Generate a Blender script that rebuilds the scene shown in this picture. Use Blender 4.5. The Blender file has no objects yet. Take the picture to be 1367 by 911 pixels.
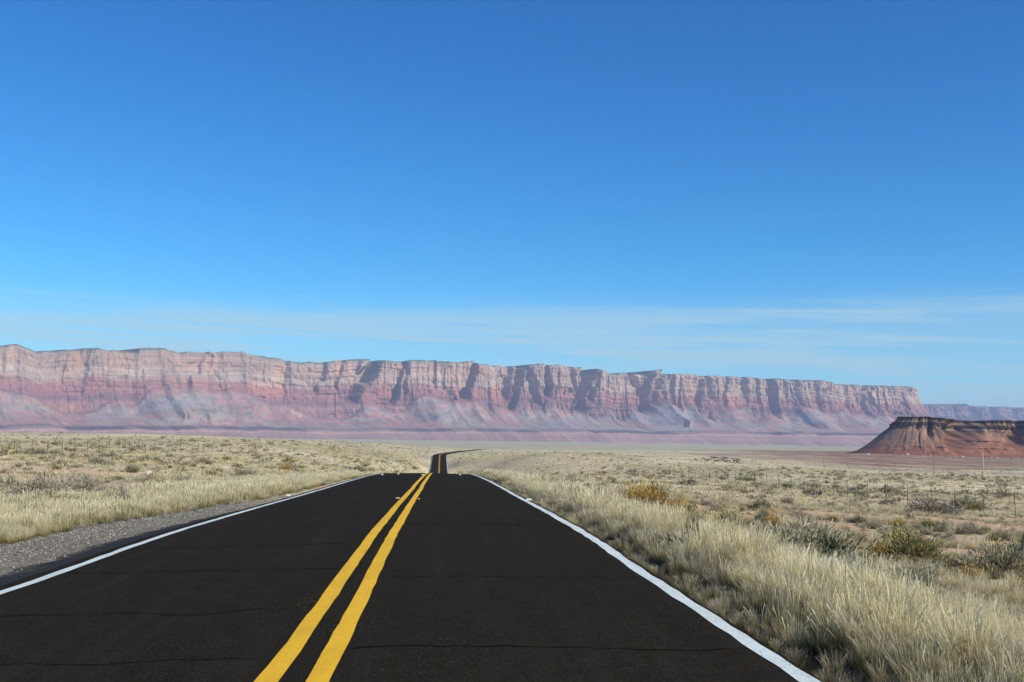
import bpy, bmesh, math, random
import numpy as np
from mathutils import Vector, Matrix
R = math.radians
random.seed(7); rng = np.random.default_rng(7)
scene = bpy.context.scene
col = scene.collection

# ------------------------------------------------------------------ camera, sky, sun, exposure
FPX = 1600.0; IW, IH = 1367.0, 911.0
EYE = 1.58; CAMX = 1.0; YAW = R(3.35); PITCH = R(5.09)
cam_d = bpy.data.cameras.new('camera'); cam = bpy.data.objects.new('camera', cam_d); col.objects.link(cam)
cam.location = (CAMX, 0, EYE); cam.rotation_euler = (math.pi/2 + PITCH, 0, -YAW)
cam_d.sensor_width = 36; cam_d.lens = FPX/IW*36; cam_d.clip_start = 0.1; cam_d.clip_end = 90000
scene.camera = cam

SUN_AZ, SUN_EL = R(125), R(34)          # azimuth clockwise from +Y (road direction), elevation
world = bpy.data.worlds.new('World'); scene.world = world; world.use_nodes = True
wn = world.node_tree; wn.nodes.clear()
def WN(t, **k):
    n = wn.nodes.new(t)
    for a, b in k.items(): setattr(n, a, b)
    return n
w_out = WN('ShaderNodeOutputWorld'); w_bg = WN('ShaderNodeBackground'); w_bg.inputs['Strength'].default_value = 0.078
sky = WN('ShaderNodeTexSky', sky_type='NISHITA'); sky.sun_disc = False
sky.sun_elevation = SUN_EL; sky.sun_rotation = SUN_AZ
sky.altitude = 1200; sky.air_density = 0.95; sky.dust_density = 0.25; sky.ozone_density = 2.4
SKY_GRADE = [(1.12, 1.9), (1.70, 1.38), (1.80, 1.10)]
def wmath(op, a, b=None, c=None):
    n = WN('ShaderNodeMath', operation=op)
    for i, v in enumerate((a, b, c)):
        if v is None: continue
        if isinstance(v, (int, float)): n.inputs[i].default_value = v
        else: wn.links.new(v, n.inputs[i])
    return n.outputs[0]
tc = WN('ShaderNodeTexCoord'); sp = WN('ShaderNodeSeparateXYZ'); wn.links.new(tc.outputs['Generated'], sp.inputs[0])
az = wmath('ARCTAN2', sp.outputs[0], sp.outputs[1]); el = wmath('ARCSINE', sp.outputs[2])
cmb = WN('ShaderNodeCombineXYZ')
wn.links.new(wmath('MULTIPLY', az, 3.2), cmb.inputs[0])
wn.links.new(wmath('ADD', wmath('MULTIPLY', el, 70.0), wmath('MULTIPLY', az, 2.6)), cmb.inputs[1])
nz = WN('ShaderNodeTexNoise'); nz.inputs['Scale'].default_value = 1.0; nz.inputs['Detail'].default_value = 5; nz.inputs['Roughness'].default_value = 0.55
nz.inputs['Distortion'].default_value = 0.3
wn.links.new(cmb.outputs[0], nz.inputs['Vector'])
def wmr(v, a, b, c, d):
    n = WN('ShaderNodeMapRange', interpolation_type='SMOOTHSTEP')
    wn.links.new(v, n.inputs[0])
    for i, q in enumerate((a, b, c, d)): n.inputs[i+1].default_value = q
    return n.outputs[0]
streak = wmr(nz.outputs['Fac'], 0.40, 0.60, 0.0, 1.0)
band = wmath('MULTIPLY', wmr(el, R(7.8), R(5.4), 0, 1), wmath('ADD', wmath('MULTIPLY', streak, 0.42), 0.34))
veil = wmr(el, R(9.5), R(2.0), 0, 0.2)
def trail(a0, e0, a1, e1, wd, amt):                         # thin high ice streak between two bearings
    sl = (e1-e0)/(a1-a0)
    dv = wmath('ABSOLUTE', wmath('SUBTRACT', el, wmath('ADD', wmath('MULTIPLY', az, sl), e0-sl*a0)))
    ends = wmath('MULTIPLY', wmr(az, a0-R(.6), a0+R(.8), 0, 1), wmr(az, a1+R(.6), a1-R(.8), 0, 1))
    return wmath('MULTIPLY', wmath('MULTIPLY', wmr(dv, wd, 0, 0, amt), ends), wmath('ADD', wmath('MULTIPLY', streak, .6), .5))
thin_ = wmath('ADD', trail(R(-7.5), R(7.4), R(-4.7), R(6.5), R(.10), .30), trail(R(14), R(6.45), R(31), R(5.8), R(.12), .20))
thin_ = wmath('ADD', thin_, trail(R(-20), R(6.95), R(-8), R(6.6), R(.16), .25))
cloud = wmath('MINIMUM', wmath('ADD', wmath('MAXIMUM', band, veil), thin_), 0.85)
mixc = WN('ShaderNodeMix', data_type='RGBA'); mixc.inputs['B'].default_value = (5.4, 7.6, 8.5, 1)
sks = WN('ShaderNodeSeparateColor'); wn.links.new(sky.outputs[0], sks.inputs[0]); skc = WN('ShaderNodeCombineColor')
for i, (a_, g_) in enumerate(SKY_GRADE):                    # deep, contrasty blue of the camera's colour response
    wn.links.new(wmath('MULTIPLY', wmath('POWER', wmath('MULTIPLY', sks.outputs[i], 0.095), g_), a_/0.095), skc.inputs[i])
wn.links.new(cloud, mixc.inputs['Factor']); wn.links.new(skc.outputs[0], mixc.inputs['A'])
wn.links.new(mixc.outputs['Result'], w_bg.inputs['Color']); wn.links.new(w_bg.outputs[0], w_out.inputs['Surface'])

sun_d = bpy.data.lights.new('sun', 'SUN'); sun_d.energy = 5.0; sun_d.angle = R(0.53); sun_d.color = (1.0, 0.95, 0.80)
sun = bpy.data.objects.new('sun', sun_d); col.objects.link(sun)
sdir = Vector((math.sin(SUN_AZ)*math.cos(SUN_EL), math.cos(SUN_AZ)*math.cos(SUN_EL), math.sin(SUN_EL)))
sun.rotation_euler = sdir.to_track_quat('Z', 'Y').to_euler()
scene.view_settings.view_transform = 'Standard'; scene.view_settings.look = 'None'
scene.view_settings.exposure = 0.22; scene.view_settings.gamma = 1
scene.render.engine = 'CYCLES'
cy = scene.cycles; cy.use_denoising = True; cy.max_bounces = 6; cy.diffuse_bounces = 3; cy.glossy_bounces = 2
cy.transmission_bounces = 3; cy.volume_bounces = 1; cy.transparent_max_bounces = 6
try: cy.denoiser = 'OPENIMAGEDENOISE'
except Exception: pass
scene.render.filter_size = 1.6 if hasattr(scene.render, 'filter_size') else 1.5

# ------------------------------------------------------------------ numeric helpers
def _hash(ix, iy, seed):
    h = (ix.astype(np.int64)*374761393 + iy.astype(np.int64)*668265263 + seed*1442695041) & 0xffffffff
    h = ((h ^ (h >> 13))*1274126177) & 0xffffffff
    h = ((h ^ (h >> 16))*2246822519) & 0xffffffff
    return ((h ^ (h >> 15)) & 0xffffff)/float(0xffffff)
def vnoise(x, y, seed=0):
    x = np.asarray(x, float); y = np.asarray(y, float)*np.ones_like(x)
    ix = np.floor(x); iy = np.floor(y); fx = x-ix; fy = y-iy
    fx = fx*fx*fx*(fx*(fx*6-15)+10); fy = fy*fy*fy*(fy*(fy*6-15)+10)
    a = _hash(ix, iy, seed); b = _hash(ix+1, iy, seed); c = _hash(ix, iy+1, seed); d = _hash(ix+1, iy+1, seed)
    return (a*(1-fx)+b*fx)*(1-fy)+(c*(1-fx)+d*fx)*fy
def fbm(x, y, seed=0, octs=4, gain=.5):
    s = 0; a = 1; t = 0
    for o in range(octs):
        s = s + a*vnoise(np.asarray(x)*2**o+17.3*o, np.asarray(y)*2**o-9.1*o, seed+o*31); t += a; a *= gain
    return s/t
def sstep(a, b, x):
    t = np.clip((np.asarray(x, float)-a)/(b-a), 0, 1); return t*t*(3-2*t)
def pchip(xs, ys):                                       # smooth monotone interpolation
    xs = np.array(xs, float); ys = np.array(ys, float); h = np.diff(xs); d = np.diff(ys)/h
    m = np.zeros_like(xs); m[0] = d[0]; m[-1] = d[-1]
    for i in range(1, len(xs)-1):
        if d[i-1]*d[i] > 0:
            w1 = 2*h[i]+h[i-1]; w2 = h[i]+2*h[i-1]; m[i] = (w1+w2)/(w1/d[i-1]+w2/d[i])
    def f(x):
        x = np.clip(np.asarray(x, float), xs[0], xs[-1]); i = np.clip(np.searchsorted(xs, x, side='right')-1, 0, len(xs)-2)
        t = (x-xs[i])/h[i]
        return ((1+2*t)*(1-t)**2*ys[i]+t*(1-t)**2*h[i]*m[i]+t*t*(3-2*t)*ys[i+1]+t*t*(t-1)*h[i]*m[i+1])
    return f
CP, SP, CY, SY = math.cos(PITCH), math.sin(PITCH), math.cos(YAW), math.sin(YAW)
def ray(px, py):
    a = (px-IW/2)/FPX; b = (IH/2-py)/FPX
    y1 = CP - b*SP; z1 = SP + b*CP
    return np.array([a*CY + y1*SY, -a*SY + y1*CY, z1])
def at(px, py, Y):                                        # point at distance Y ahead that is seen at (px, py)
    d = ray(px, py); k = Y/d[1]; return np.array([CAMX, 0, EYE]) + d*k

# ------------------------------------------------------------------ road course and terrain height
road_z = pchip([-60, 0, 8, 16, 22, 30, 40, 60, 80, 95, 113, 130, 200, 320, 430, 533, 600, 660, 740, 820, 900, 1000, 1150, 1400, 2000],
               [-.9, -.02, .0, .05, .10, .07, .0, -.11, -.27, -.45, -.77, -1.30, -3.4, -7.6, -9.0, -7.7, -5.0, -2.3, -1.75, -1.2, -.75, -.35, .12, -1.5, -3])
road_xc = pchip([-100, 640, 700, 760, 820, 900, 1000, 1150, 1400, 2000], [0, 0, 1.8, 5.2, 10, 17, 26, 39, 66, 140])
cps = []
for Y in (-60, -20, 0, 12, 25, 50, 75, 95, 140, 200, 320, 430, 500, 560, 620, 660, 740, 820, 900, 1000, 1150, 1400):
    cps.append((float(road_xc(Y)), Y, float(road_z(Y))-.12))
for x, Y, H in [(-8, 0, -.4), (-8, 25, -.22), (-8, 60, -.35), (-7, 100, -.75), (-12, 10, -.45), (-15, 30, -.32), (-20, 60, -.2), (-25, 100, -.1),
                (-40, 20, -.5), (-40, 60, .2), (-38, 106, .8), (-38, 150, .95), (-80, 100, 1.2), (-100, 40, 0), (-38, 230, .6), (-20, 200, -1.2),
                (8, 0, -.8), (8, 25, -.78), (8, 60, -.7), (8, 95, -1.1), (13, 30, -1.25), (13, 10, -1.2), (20, 60, -1.7), (38, 80, -2.9), (38, 110, -2.9),
                (38, 145, -3.0), (38, 175, -3.2), (38, 230, -3.6), (30, 20, -1.8), (60, 40, -2.8), (60, 100, -3.8), (100, 60, -4.2), (20, 130, -2.4), (15, 200, -3.6)]:
    cps.append((x, Y, H))
for px, py, Y in [(0, 580, 700), (-200, 578, 700), (200, 582, 700), (350, 587.5, 800), (490, 592, 900), (560, 597, 950), (0, 592, 300), (200, 595, 300), (400, 601, 300),
                  (480, 604, 420), (540, 612, 420), (560, 617, 500), (545, 603, 700), (-300, 590, 300),
                  (625, 616, 560), (650, 611, 640), (700, 613, 480), (760, 605, 1000), (850, 613, 480), (850, 606, 900), (960, 616, 780),
                  (1313, 639, 330), (1247, 636, 520), (1195, 635, 620), (1100, 628, 720), (1000, 621, 700), (1500, 640, 400),
                  (1300, 617, 1500), (1140, 608, 1600), (1000, 606, 1600), (850, 603, 1600), (700, 602, 1500), (1500, 620, 1500),
                  (560, 600, 2000), (350, 598, 2200), (0, 596, 2000),
                  (600, 597, 3500), (750, 598, 3500), (900, 600, 3500), (1050, 602, 3500), (1200, 603, 3500), (300, 593, 3500), (0, 590, 3500), (1450, 603, 3500),
                  (0, 581, 7600), (350, 586, 8200), (680, 590, 9500), (1000, 594, 11000), (1200, 597, 12500), (1450, 598, 13000), (-300, 579, 7600)]:
    p = at(px, py, Y); cps.append((p[0], p[1], p[2]))
cps = np.array(cps)
def warp(x, Y):
    v = np.log(np.maximum(Y, -60)+100); return np.stack([np.asarray(x)/(np.maximum(Y, -60)+100)*3.0, v*1.0], -1)
P = warp(cps[:, 0], cps[:, 1])
def tps(r): return np.where(r > 1e-9, r*r*np.log(np.maximum(r, 1e-9)), 0)
N = len(P); Kc = np.zeros((N+3, N+3)); D = np.linalg.norm(P[:, None]-P[None], axis=-1)
hs = 1.0/(cps[:, 1].clip(-60)+100)                          # heights as angles: keeps the far field from ringing near the camera
Kc[:N, :N] = tps(D) + np.eye(N)*1e-4; Kc[:N, N] = 1; Kc[:N, N+1:] = P; Kc[N, :N] = 1; Kc[N+1:, :N] = P.T
Wc = np.linalg.solve(Kc, np.concatenate([cps[:, 2]*hs, np.zeros(3)]))
def H_rbf(x, Y):
    x = np.asarray(x, float).ravel(); Y = np.asarray(Y, float).ravel(); out = np.empty(len(x))
    for i in range(0, len(x), 40000):
        q = warp(x[i:i+40000], Y[i:i+40000]); d = np.linalg.norm(q[:, None]-P[None], axis=-1)
        out[i:i+40000] = (tps(d)@Wc[:N] + Wc[N] + q@Wc[N+1:])*(np.maximum(Y[i:i+40000], -60)+100)
    return out
def H(x, Y):
    x = np.asarray(x, float).ravel(); Y = np.asarray(Y, float).ravel()
    h = H_rbf(x, Y)
    dx = np.abs(x-road_xc(Y)); k = np.where(Y < 1900, 1-sstep(4.4, 8.5, dx), 0)
    far = sstep(15, 60, dx)
    und = (fbm(x/3.1, Y/3.1, 3, 3)-.5)*.22*sstep(5.5, 9, dx) + (fbm(x/24, Y/24, 5, 3)-.5)*.9*far*sstep(30, 140, Y+dx)
    und += (fbm(x/120, Y/90, 9, 4)-.5)*4.0*sstep(150, 900, Y)*sstep(20, 120, dx)
    und += (fbm(x/500, Y/300, 12, 4)-.5)*14.0*sstep(1200, 3500, Y)
    h = h + und
    h = h*(1-k) + (road_z(Y)-.17)*k
    h -= .3*(1-sstep(3.7, 4.5, dx))*(Y < 1900)
    return h
def hit(px, py):                                            # where the view ray meets the ground
    d = ray(px, py); t = np.geomspace(6, 9000, 4000)
    X = CAMX+d[0]*t; Y = d[1]*t; Z = EYE+d[2]*t; below = np.nonzero(Z < H(X, Y))[0]
    i = below[0] if len(below) else len(t)-1
    return X[i], Y[i], float(H([X[i]], [Y[i]])[0])
# bare patches of reddish soil, shared by the ground's colour and the planting
bare_spots = []
for px, py, rx, ry in [(1275, 722, 3.2, 2.6), (1330, 745, 2.0, 2.0), (1240, 671, 17, 6), (1330, 676, 15, 6), (1130, 690, 5, 4), (1300, 705, 5, 3), (60, 637, 5, 5), (150, 632, 7, 6), (895, 655, 7, 4), (990, 668, 5, 4), (1200, 716, 3, 2.2)]:
    p = hit(px, py); bare_spots.append((p[0], p[1], rx, ry))
def bare(x, Y):
    x = np.asarray(x, float).ravel(); Y = np.asarray(Y, float).ravel()
    n = fbm(x/7, Y/7, 21, 3)*.6+fbm(x/33, Y/40, 22, 3)*.4
    b = .9*sstep(.57, .66, n)
    for sx, sy, rx, ry in bare_spots:
        b = np.maximum(b, 1-sstep(.5, 1.15, np.sqrt(((x-sx)/rx)**2+((Y-sy)/ry)**2)+.5*(fbm(x/1.3, Y/1.3, 25, 2)-.5)))
    return b

# ------------------------------------------------------------------ object helpers
def tag(o, label=None, cat=None, group=None, kind=None):
    if label: o['label'] = label
    if cat: o['category'] = cat
    if group: o['group'] = group
    if kind: o['kind'] = kind
    return o
def link(name, me, m=None, parent=None):
    o = bpy.data.objects.new(name, me); col.objects.link(o)
    if m and me is not None and not me.materials: me.materials.append(m)
    if parent: o.parent = parent
    return o
def np_mesh(name, verts, faces, smooth=False):
    verts = np.asarray(verts, np.float32); faces = np.asarray(faces, np.int32)
    me = bpy.data.meshes.new(name); k = faces.shape[1]
    me.vertices.add(len(verts)); me.vertices.foreach_set('co', verts.ravel())
    me.loops.add(faces.size); me.loops.foreach_set('vertex_index', faces.ravel())
    me.polygons.add(len(faces)); me.polygons.foreach_set('loop_start', np.arange(0, faces.size, k, dtype=np.int32))
    me.polygons.foreach_set('use_smooth', np.full(len(faces), smooth))
    me.update(calc_edges=True)
    return me
def grid_faces(nu, nv):                                      # vertices indexed i*nv + j
    i, j = np.meshgrid(np.arange(nu-1), np.arange(nv-1), indexing='ij'); a = (i*nv+j).ravel()
    return np.stack([a, a+nv, a+nv+1, a+1], 1)
def set_col(me, name, rgb):
    a = me.color_attributes.new(name, 'FLOAT_COLOR', 'POINT'); c = np.ones((len(rgb), 4), np.float32); c[:, :3] = rgb; a.data.foreach_set('color', c.ravel())
def set_f(me, name, v):
    a = me.attributes.new(name, 'FLOAT', 'POINT'); a.data.foreach_set('value', np.asarray(v, np.float32))

# ------------------------------------------------------------------ materials
class NT:
    def __init__(s, name, rough=.9, spec=.2):
        s.m = bpy.data.materials.new(name); s.m.use_nodes = True; s.t = s.m.node_tree; s.t.nodes.clear()
        s.out = s.n('ShaderNodeOutputMaterial'); s.b = s.n('ShaderNodeBsdfPrincipled')
        s.b.inputs['Roughness'].default_value = rough; s.b.inputs['Specular IOR Level'].default_value = spec
        s.l(s.b.outputs[0], s.out.inputs['Surface'])
    def n(s, t, **k):
        x = s.t.nodes.new(t)
        for a, b in k.items(): setattr(x, a, b)
        return x
    def l(s, a, b): s.t.links.new(a, b)
    def val(s, sock, v):
        if isinstance(v, (int, float)): sock.default_value = v
        elif isinstance(v, tuple): sock.default_value = v if len(v) == 4 or len(sock.default_value) == 3 else (*v, 1)
        else: s.l(v, sock)
    def pos(s, sc=(1, 1, 1)):
        g = s.n('ShaderNodeNewGeometry'); mp = s.n('ShaderNodeMapping'); mp.inputs['Scale'].default_value = sc
        s.l(g.outputs['Position'], mp.inputs['Vector']); return mp.outputs[0]
    def noise(s, vec, scale, det=4, rough=.5, dist=0):
        x = s.n('ShaderNodeTexNoise'); s.l(vec, x.inputs['Vector']); x.inputs['Scale'].default_value = scale
        x.inputs['Detail'].default_value = det; x.inputs['Roughness'].default_value = rough; x.inputs['Distortion'].default_value = dist
        return x.outputs['Fac']
    def mr(s, v, a, b, c=0, d=1):
        x = s.n('ShaderNodeMapRange', interpolation_type='SMOOTHSTEP'); s.l(v, x.inputs[0])
        for i, q in enumerate((a, b, c, d)): x.inputs[i+1].default_value = q
        return x.outputs[0]
    def mix(s, f, a, b, blend='MIX'):
        x = s.n('ShaderNodeMix', data_type='RGBA', blend_type=blend)
        s.val(x.inputs['Factor'], f); s.val(x.inputs['A'], a); s.val(x.inputs['B'], b); return x.outputs['Result']
    def math(s, op, a, b=0.0):
        x = s.n('ShaderNodeMath', operation=op); s.val(x.inputs[0], a); s.val(x.inputs[1], b); return x.outputs[0]
    def attr(s, name, typ='GEOMETRY'):
        x = s.n('ShaderNodeAttribute', attribute_type=typ); x.attribute_name = name; return x
    def bump(s, h, strength=.5, dist=.05):
        x = s.n('ShaderNodeBump'); x.inputs['Strength'].default_value = strength; x.inputs['Distance'].default_value = dist
        s.l(h, x.inputs['Height']); s.l(x.outputs[0], s.b.inputs['Normal'])
    def color(s, c): s.val(s.b.inputs['Base Color'], c); return s.m
def plain(name, c, rough=.8, spec=.2, var=.15, sc=6):
    k = NT(name, rough, spec); n = k.noise(k.pos(), sc, 3)
    return k.color(k.mix(k.mr(n, .3, .7), tuple(v*(1-var) for v in c), tuple(min(1, v*(1+var)) for v in c)))

# ground
k = NT('desert_ground', .95, .1)
p = k.pos(); bare_a = k.attr('bare').outputs['Fac']; far_a = k.attr('far').outputs['Fac']; brn = k.attr('brown').outputs['Fac']; grn = k.attr('green').outputs['Fac']
n1 = k.noise(p, .35, 6, .6); n2 = k.noise(p, 2.2, 5, .6); n3 = k.noise(p, 14, 4, .6); n4 = k.noise(k.pos((1, .6, 1)), .028, 6, .6); n5 = k.noise(k.pos((1, .5, 1)), .006, 5, .55)
soil = k.mix(k.mr(n2, .3, .7), (.45, .25, .145), (.60, .375, .235))
soil = k.mix(k.mr(n3, .45, .75), soil, (.34, .22, .15))
litter = k.mix(k.mr(n3, .35, .65), (.54, .45, .29), (.30, .25, .165))
litter = k.mix(k.mr(n1, .45, .62), litter, (.27, .235, .155))
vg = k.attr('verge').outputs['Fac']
near = k.mix(k.math('MAXIMUM', bare_a, k.mr(n1, .62, .74, 0, .75)), litter, soil)
near = k.mix(k.attr('gravelly').outputs['Fac'], near, k.mix(k.mr(n3, .35, .65), (.09, .078, .06), (.26, .225, .175)))
near = k.mix(k.math('MULTIPLY', vg, k.mr(n2, .2, .55, .55, 1)), near, (.085, .070, .042))  # right verge soil darkened to stand for shade under the roadside grass
# far field: dry grass, grey green scrub belts, bare pinkish soil, by world position
dry = k.mix(k.mr(n1, .35, .65), (.62, .52, .35), (.50, .43, .29))
farc = k.mix(k.mr(n4, .44, .62, 0, .9), dry, (.33, .31, .21))
farc = k.mix(k.mr(k.noise(k.pos((1, .45, 1)), .05, 6, .65), .60, .70, 0, .65), farc, (.54, .41, .29))
farc = k.mix(k.mr(k.noise(p, .8, 4, .7), .56, .68, 0, .55), farc, (.21, .185, .125))
farc = k.mix(k.mr(n5, .52, .68, 0, .45), farc, (.42, .30, .21))
g = k.mix(far_a, near, farc)
g = k.mix(k.math('MULTIPLY', grn, k.mr(n5, .3, .6, .55, 1.0)), g, (.37, .325, .215))
g = k.mix(k.math('MULTIPLY', brn, k.mr(n4, .3, .7, .6, 1)), g, (.20, .112, .080))
m_ground = k.color(g); k.bump(k.math('ADD', k.math('MULTIPLY', n2, .6), k.math('MULTIPLY', n3, .25)), .6, .12)

# asphalt
k = NT('asphalt', .9, .02)
p = k.pos(); fine = k.noise(p, 190, 2, .7); mid = k.noise(p, 3.0, 5, .6)
sepx = k.n('ShaderNodeSeparateXYZ'); k.l(p, sepx.inputs[0])
long_ = k.noise(k.pos((1.0, .035, 1)), 2.4, 4, .6)         # lengthwise paving streaks
cross = k.noise(k.pos((.05, 1.0, 1)), .9, 3, .6)
a = k.mix(k.mr(mid, .3, .7), (.0116, .0092, .0054), (.0182, .0138, .0080))
a = k.mix(k.mr(long_, .48, .70, 0, .35), a, (.030, .0235, .0155))
a = k.mix(k.mr(cross, .60, .66, 0, .55), a, (.0125, .0115, .0105))
a = k.mix(k.mr(fine, .58, .72, 0, .85), a, (.085, .077, .064))
a = k.mix(k.mr(k.noise(p, 45, 3, .7), .57, .68, 0, .75), a, (.075, .066, .052))
m_asph = k.color(a); k.bump(fine, .5, .008)
k.l(k.mr(mid, .3, .7, .85, .95), k.b.inputs['Roughness'])
def paint(name, c, worn):
    k = NT(name, .75, .1); p = k.pos(); w = k.noise(p, 26, 5, .75); w2 = k.noise(k.pos((1, .25, 1)), 3.5, 4, .6)
    base = k.mix(k.mr(w2, .35, .7), c, tuple(v*.86 for v in c))
    base = k.mix(k.mr(k.noise(p, 70, 3, .7), .50, .68, 0, .6), base, tuple(v*.6 for v in c))
    k.bump(w, .3, .004)
    return k.color(k.mix(k.mr(w, worn, worn+.07, 0, .75), base, (.05, .045, .04)))
m_yel = paint('yellow_paint', (.77, .44, .026), .60); m_white = paint('white_paint', (.62, .67, .64), .57)
# gravel strip
k = NT('gravel_strip', .9, .2); p = k.pos()
vz = k.n('ShaderNodeTexVoronoi'); k.l(p, vz.inputs['Vector']); vz.inputs['Scale'].default_value = 20
sepc = k.n('ShaderNodeSeparateColor'); k.l(vz.outputs['Color'], sepc.inputs[0])
gc = k.mix(sepc.outputs[0], (.037, .031, .025), (.23, .20, .16))
tarry = k.attr('tar').outputs['Fac']
gc = k.mix(k.mr(k.math('ADD', tarry, k.math('MULTIPLY', k.noise(p, 1.7, 4), .7)), .60, 1.05), gc, (.022, .019, .016))
m_grav = k.color(gc); k.bump(k.math('SUBTRACT', 1.0, vz.outputs['Distance']), .8, .03)
m_verge_shade = plain('verge_shade_tone', (.075, .062, .040), .95, .05, .5, 9)  # verge strip: shade at the grass foot put into the colour
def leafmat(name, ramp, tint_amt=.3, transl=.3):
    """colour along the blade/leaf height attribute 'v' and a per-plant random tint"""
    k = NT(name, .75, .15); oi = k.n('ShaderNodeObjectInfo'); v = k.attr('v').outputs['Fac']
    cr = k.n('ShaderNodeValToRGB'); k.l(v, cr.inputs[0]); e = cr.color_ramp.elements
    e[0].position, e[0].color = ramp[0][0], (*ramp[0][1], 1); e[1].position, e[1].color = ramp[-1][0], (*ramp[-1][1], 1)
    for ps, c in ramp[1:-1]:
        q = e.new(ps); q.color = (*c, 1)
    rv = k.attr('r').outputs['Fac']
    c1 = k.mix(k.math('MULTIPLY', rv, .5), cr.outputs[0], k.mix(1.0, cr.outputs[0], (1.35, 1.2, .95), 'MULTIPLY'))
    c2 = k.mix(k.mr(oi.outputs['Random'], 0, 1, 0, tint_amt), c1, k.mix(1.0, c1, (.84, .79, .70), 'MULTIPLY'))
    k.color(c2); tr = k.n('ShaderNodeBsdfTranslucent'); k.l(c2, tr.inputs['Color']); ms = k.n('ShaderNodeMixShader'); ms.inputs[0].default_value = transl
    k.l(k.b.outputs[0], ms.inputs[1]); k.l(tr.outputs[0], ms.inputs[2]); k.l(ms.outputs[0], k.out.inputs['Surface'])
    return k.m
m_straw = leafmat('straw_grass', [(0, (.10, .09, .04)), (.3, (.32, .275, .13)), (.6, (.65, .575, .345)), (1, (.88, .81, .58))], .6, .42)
m_strawf = leafmat('pale_straw_grass', [(0, (.30, .26, .155)), (.5, (.62, .545, .345)), (1, (.88, .80, .58))], .5, .4)  # paler ramp with a lighter base, for middle and far grass
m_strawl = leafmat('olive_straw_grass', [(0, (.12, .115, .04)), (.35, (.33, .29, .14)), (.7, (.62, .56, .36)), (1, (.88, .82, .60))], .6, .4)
m_green = leafmat('green_grass', [(0, (.03, .032, .014)), (.5, (.07, .075, .030)), (1, (.17, .165, .075))], .5)  # green darkened in colour for the shadows at the grass bases
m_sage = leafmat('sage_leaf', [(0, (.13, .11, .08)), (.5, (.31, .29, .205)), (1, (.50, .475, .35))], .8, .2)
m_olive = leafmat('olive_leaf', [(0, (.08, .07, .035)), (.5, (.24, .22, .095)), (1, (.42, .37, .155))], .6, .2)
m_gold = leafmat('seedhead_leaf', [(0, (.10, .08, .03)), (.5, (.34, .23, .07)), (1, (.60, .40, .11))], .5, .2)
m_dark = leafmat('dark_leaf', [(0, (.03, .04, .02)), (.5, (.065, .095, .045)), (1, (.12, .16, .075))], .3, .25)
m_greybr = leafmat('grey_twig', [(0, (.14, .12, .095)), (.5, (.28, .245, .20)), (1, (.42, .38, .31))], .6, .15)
m_twig = plain('twig', (.16, .12, .085), .9)

# ------------------------------------------------------------------ ground sheet (polar, denser ahead)
def build_ground():
    a_f = np.linspace(R(-31), R(36), 560); a_b = np.linspace(R(36), R(327), 90)[1:-1]
    ang = np.concatenate([a_f, a_b]); na = len(ang)
    rad = np.concatenate([[.3], np.geomspace(2.2, 2600, 500), np.geomspace(2650, 26000, 120)]); nr = len(rad)
    A, Rr = np.meshgrid(ang, rad, indexing='ij')
    x = (CAMX+Rr*np.sin(A)).ravel(); y = (Rr*np.cos(A)).ravel()
    z = H(x, y)
    v = np.stack([x, y, z], 1)
    f = grid_faces(na, nr)
    j = np.arange(nr-1); last = (na-1)*nr
    f = np.concatenate([f, np.stack([last+j, j, j+1, last+j+1], 1)])
    me = np_mesh('ground', v, f[:, ::-1], True)
    set_f(me, 'bare', bare(x, y)); d = np.hypot(x-CAMX, y)
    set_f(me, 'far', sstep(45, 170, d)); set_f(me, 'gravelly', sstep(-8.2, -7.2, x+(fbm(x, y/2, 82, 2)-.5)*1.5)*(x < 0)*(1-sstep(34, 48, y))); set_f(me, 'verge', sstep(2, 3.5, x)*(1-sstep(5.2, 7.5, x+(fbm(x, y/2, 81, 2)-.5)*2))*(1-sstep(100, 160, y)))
    t = x/np.maximum(y, 1)
    b = sstep(.20, .33, t+(fbm(x/300, y/120, 41, 3)-.5)*.12)*sstep(850, 1150, y+(fbm(x/90, y/60, 42, 3)-.5)*500)*(1-sstep(2300, 3000, y))
    b = np.maximum(b, .7*sstep(.14, .2, t)*sstep(950, 1100, y)*(1-sstep(1300, 1700, y))*sstep(.45, .6, fbm(x/80, y/60, 43, 3)))
    set_f(me, 'brown', b); set_f(me, 'green', sstep(1500, 2500, y)*(y > 0))
    tag(link('ground', me, m_ground), 'desert scrub plain of pale dry grass and reddish soil', kind='structure')
build_ground()

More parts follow.
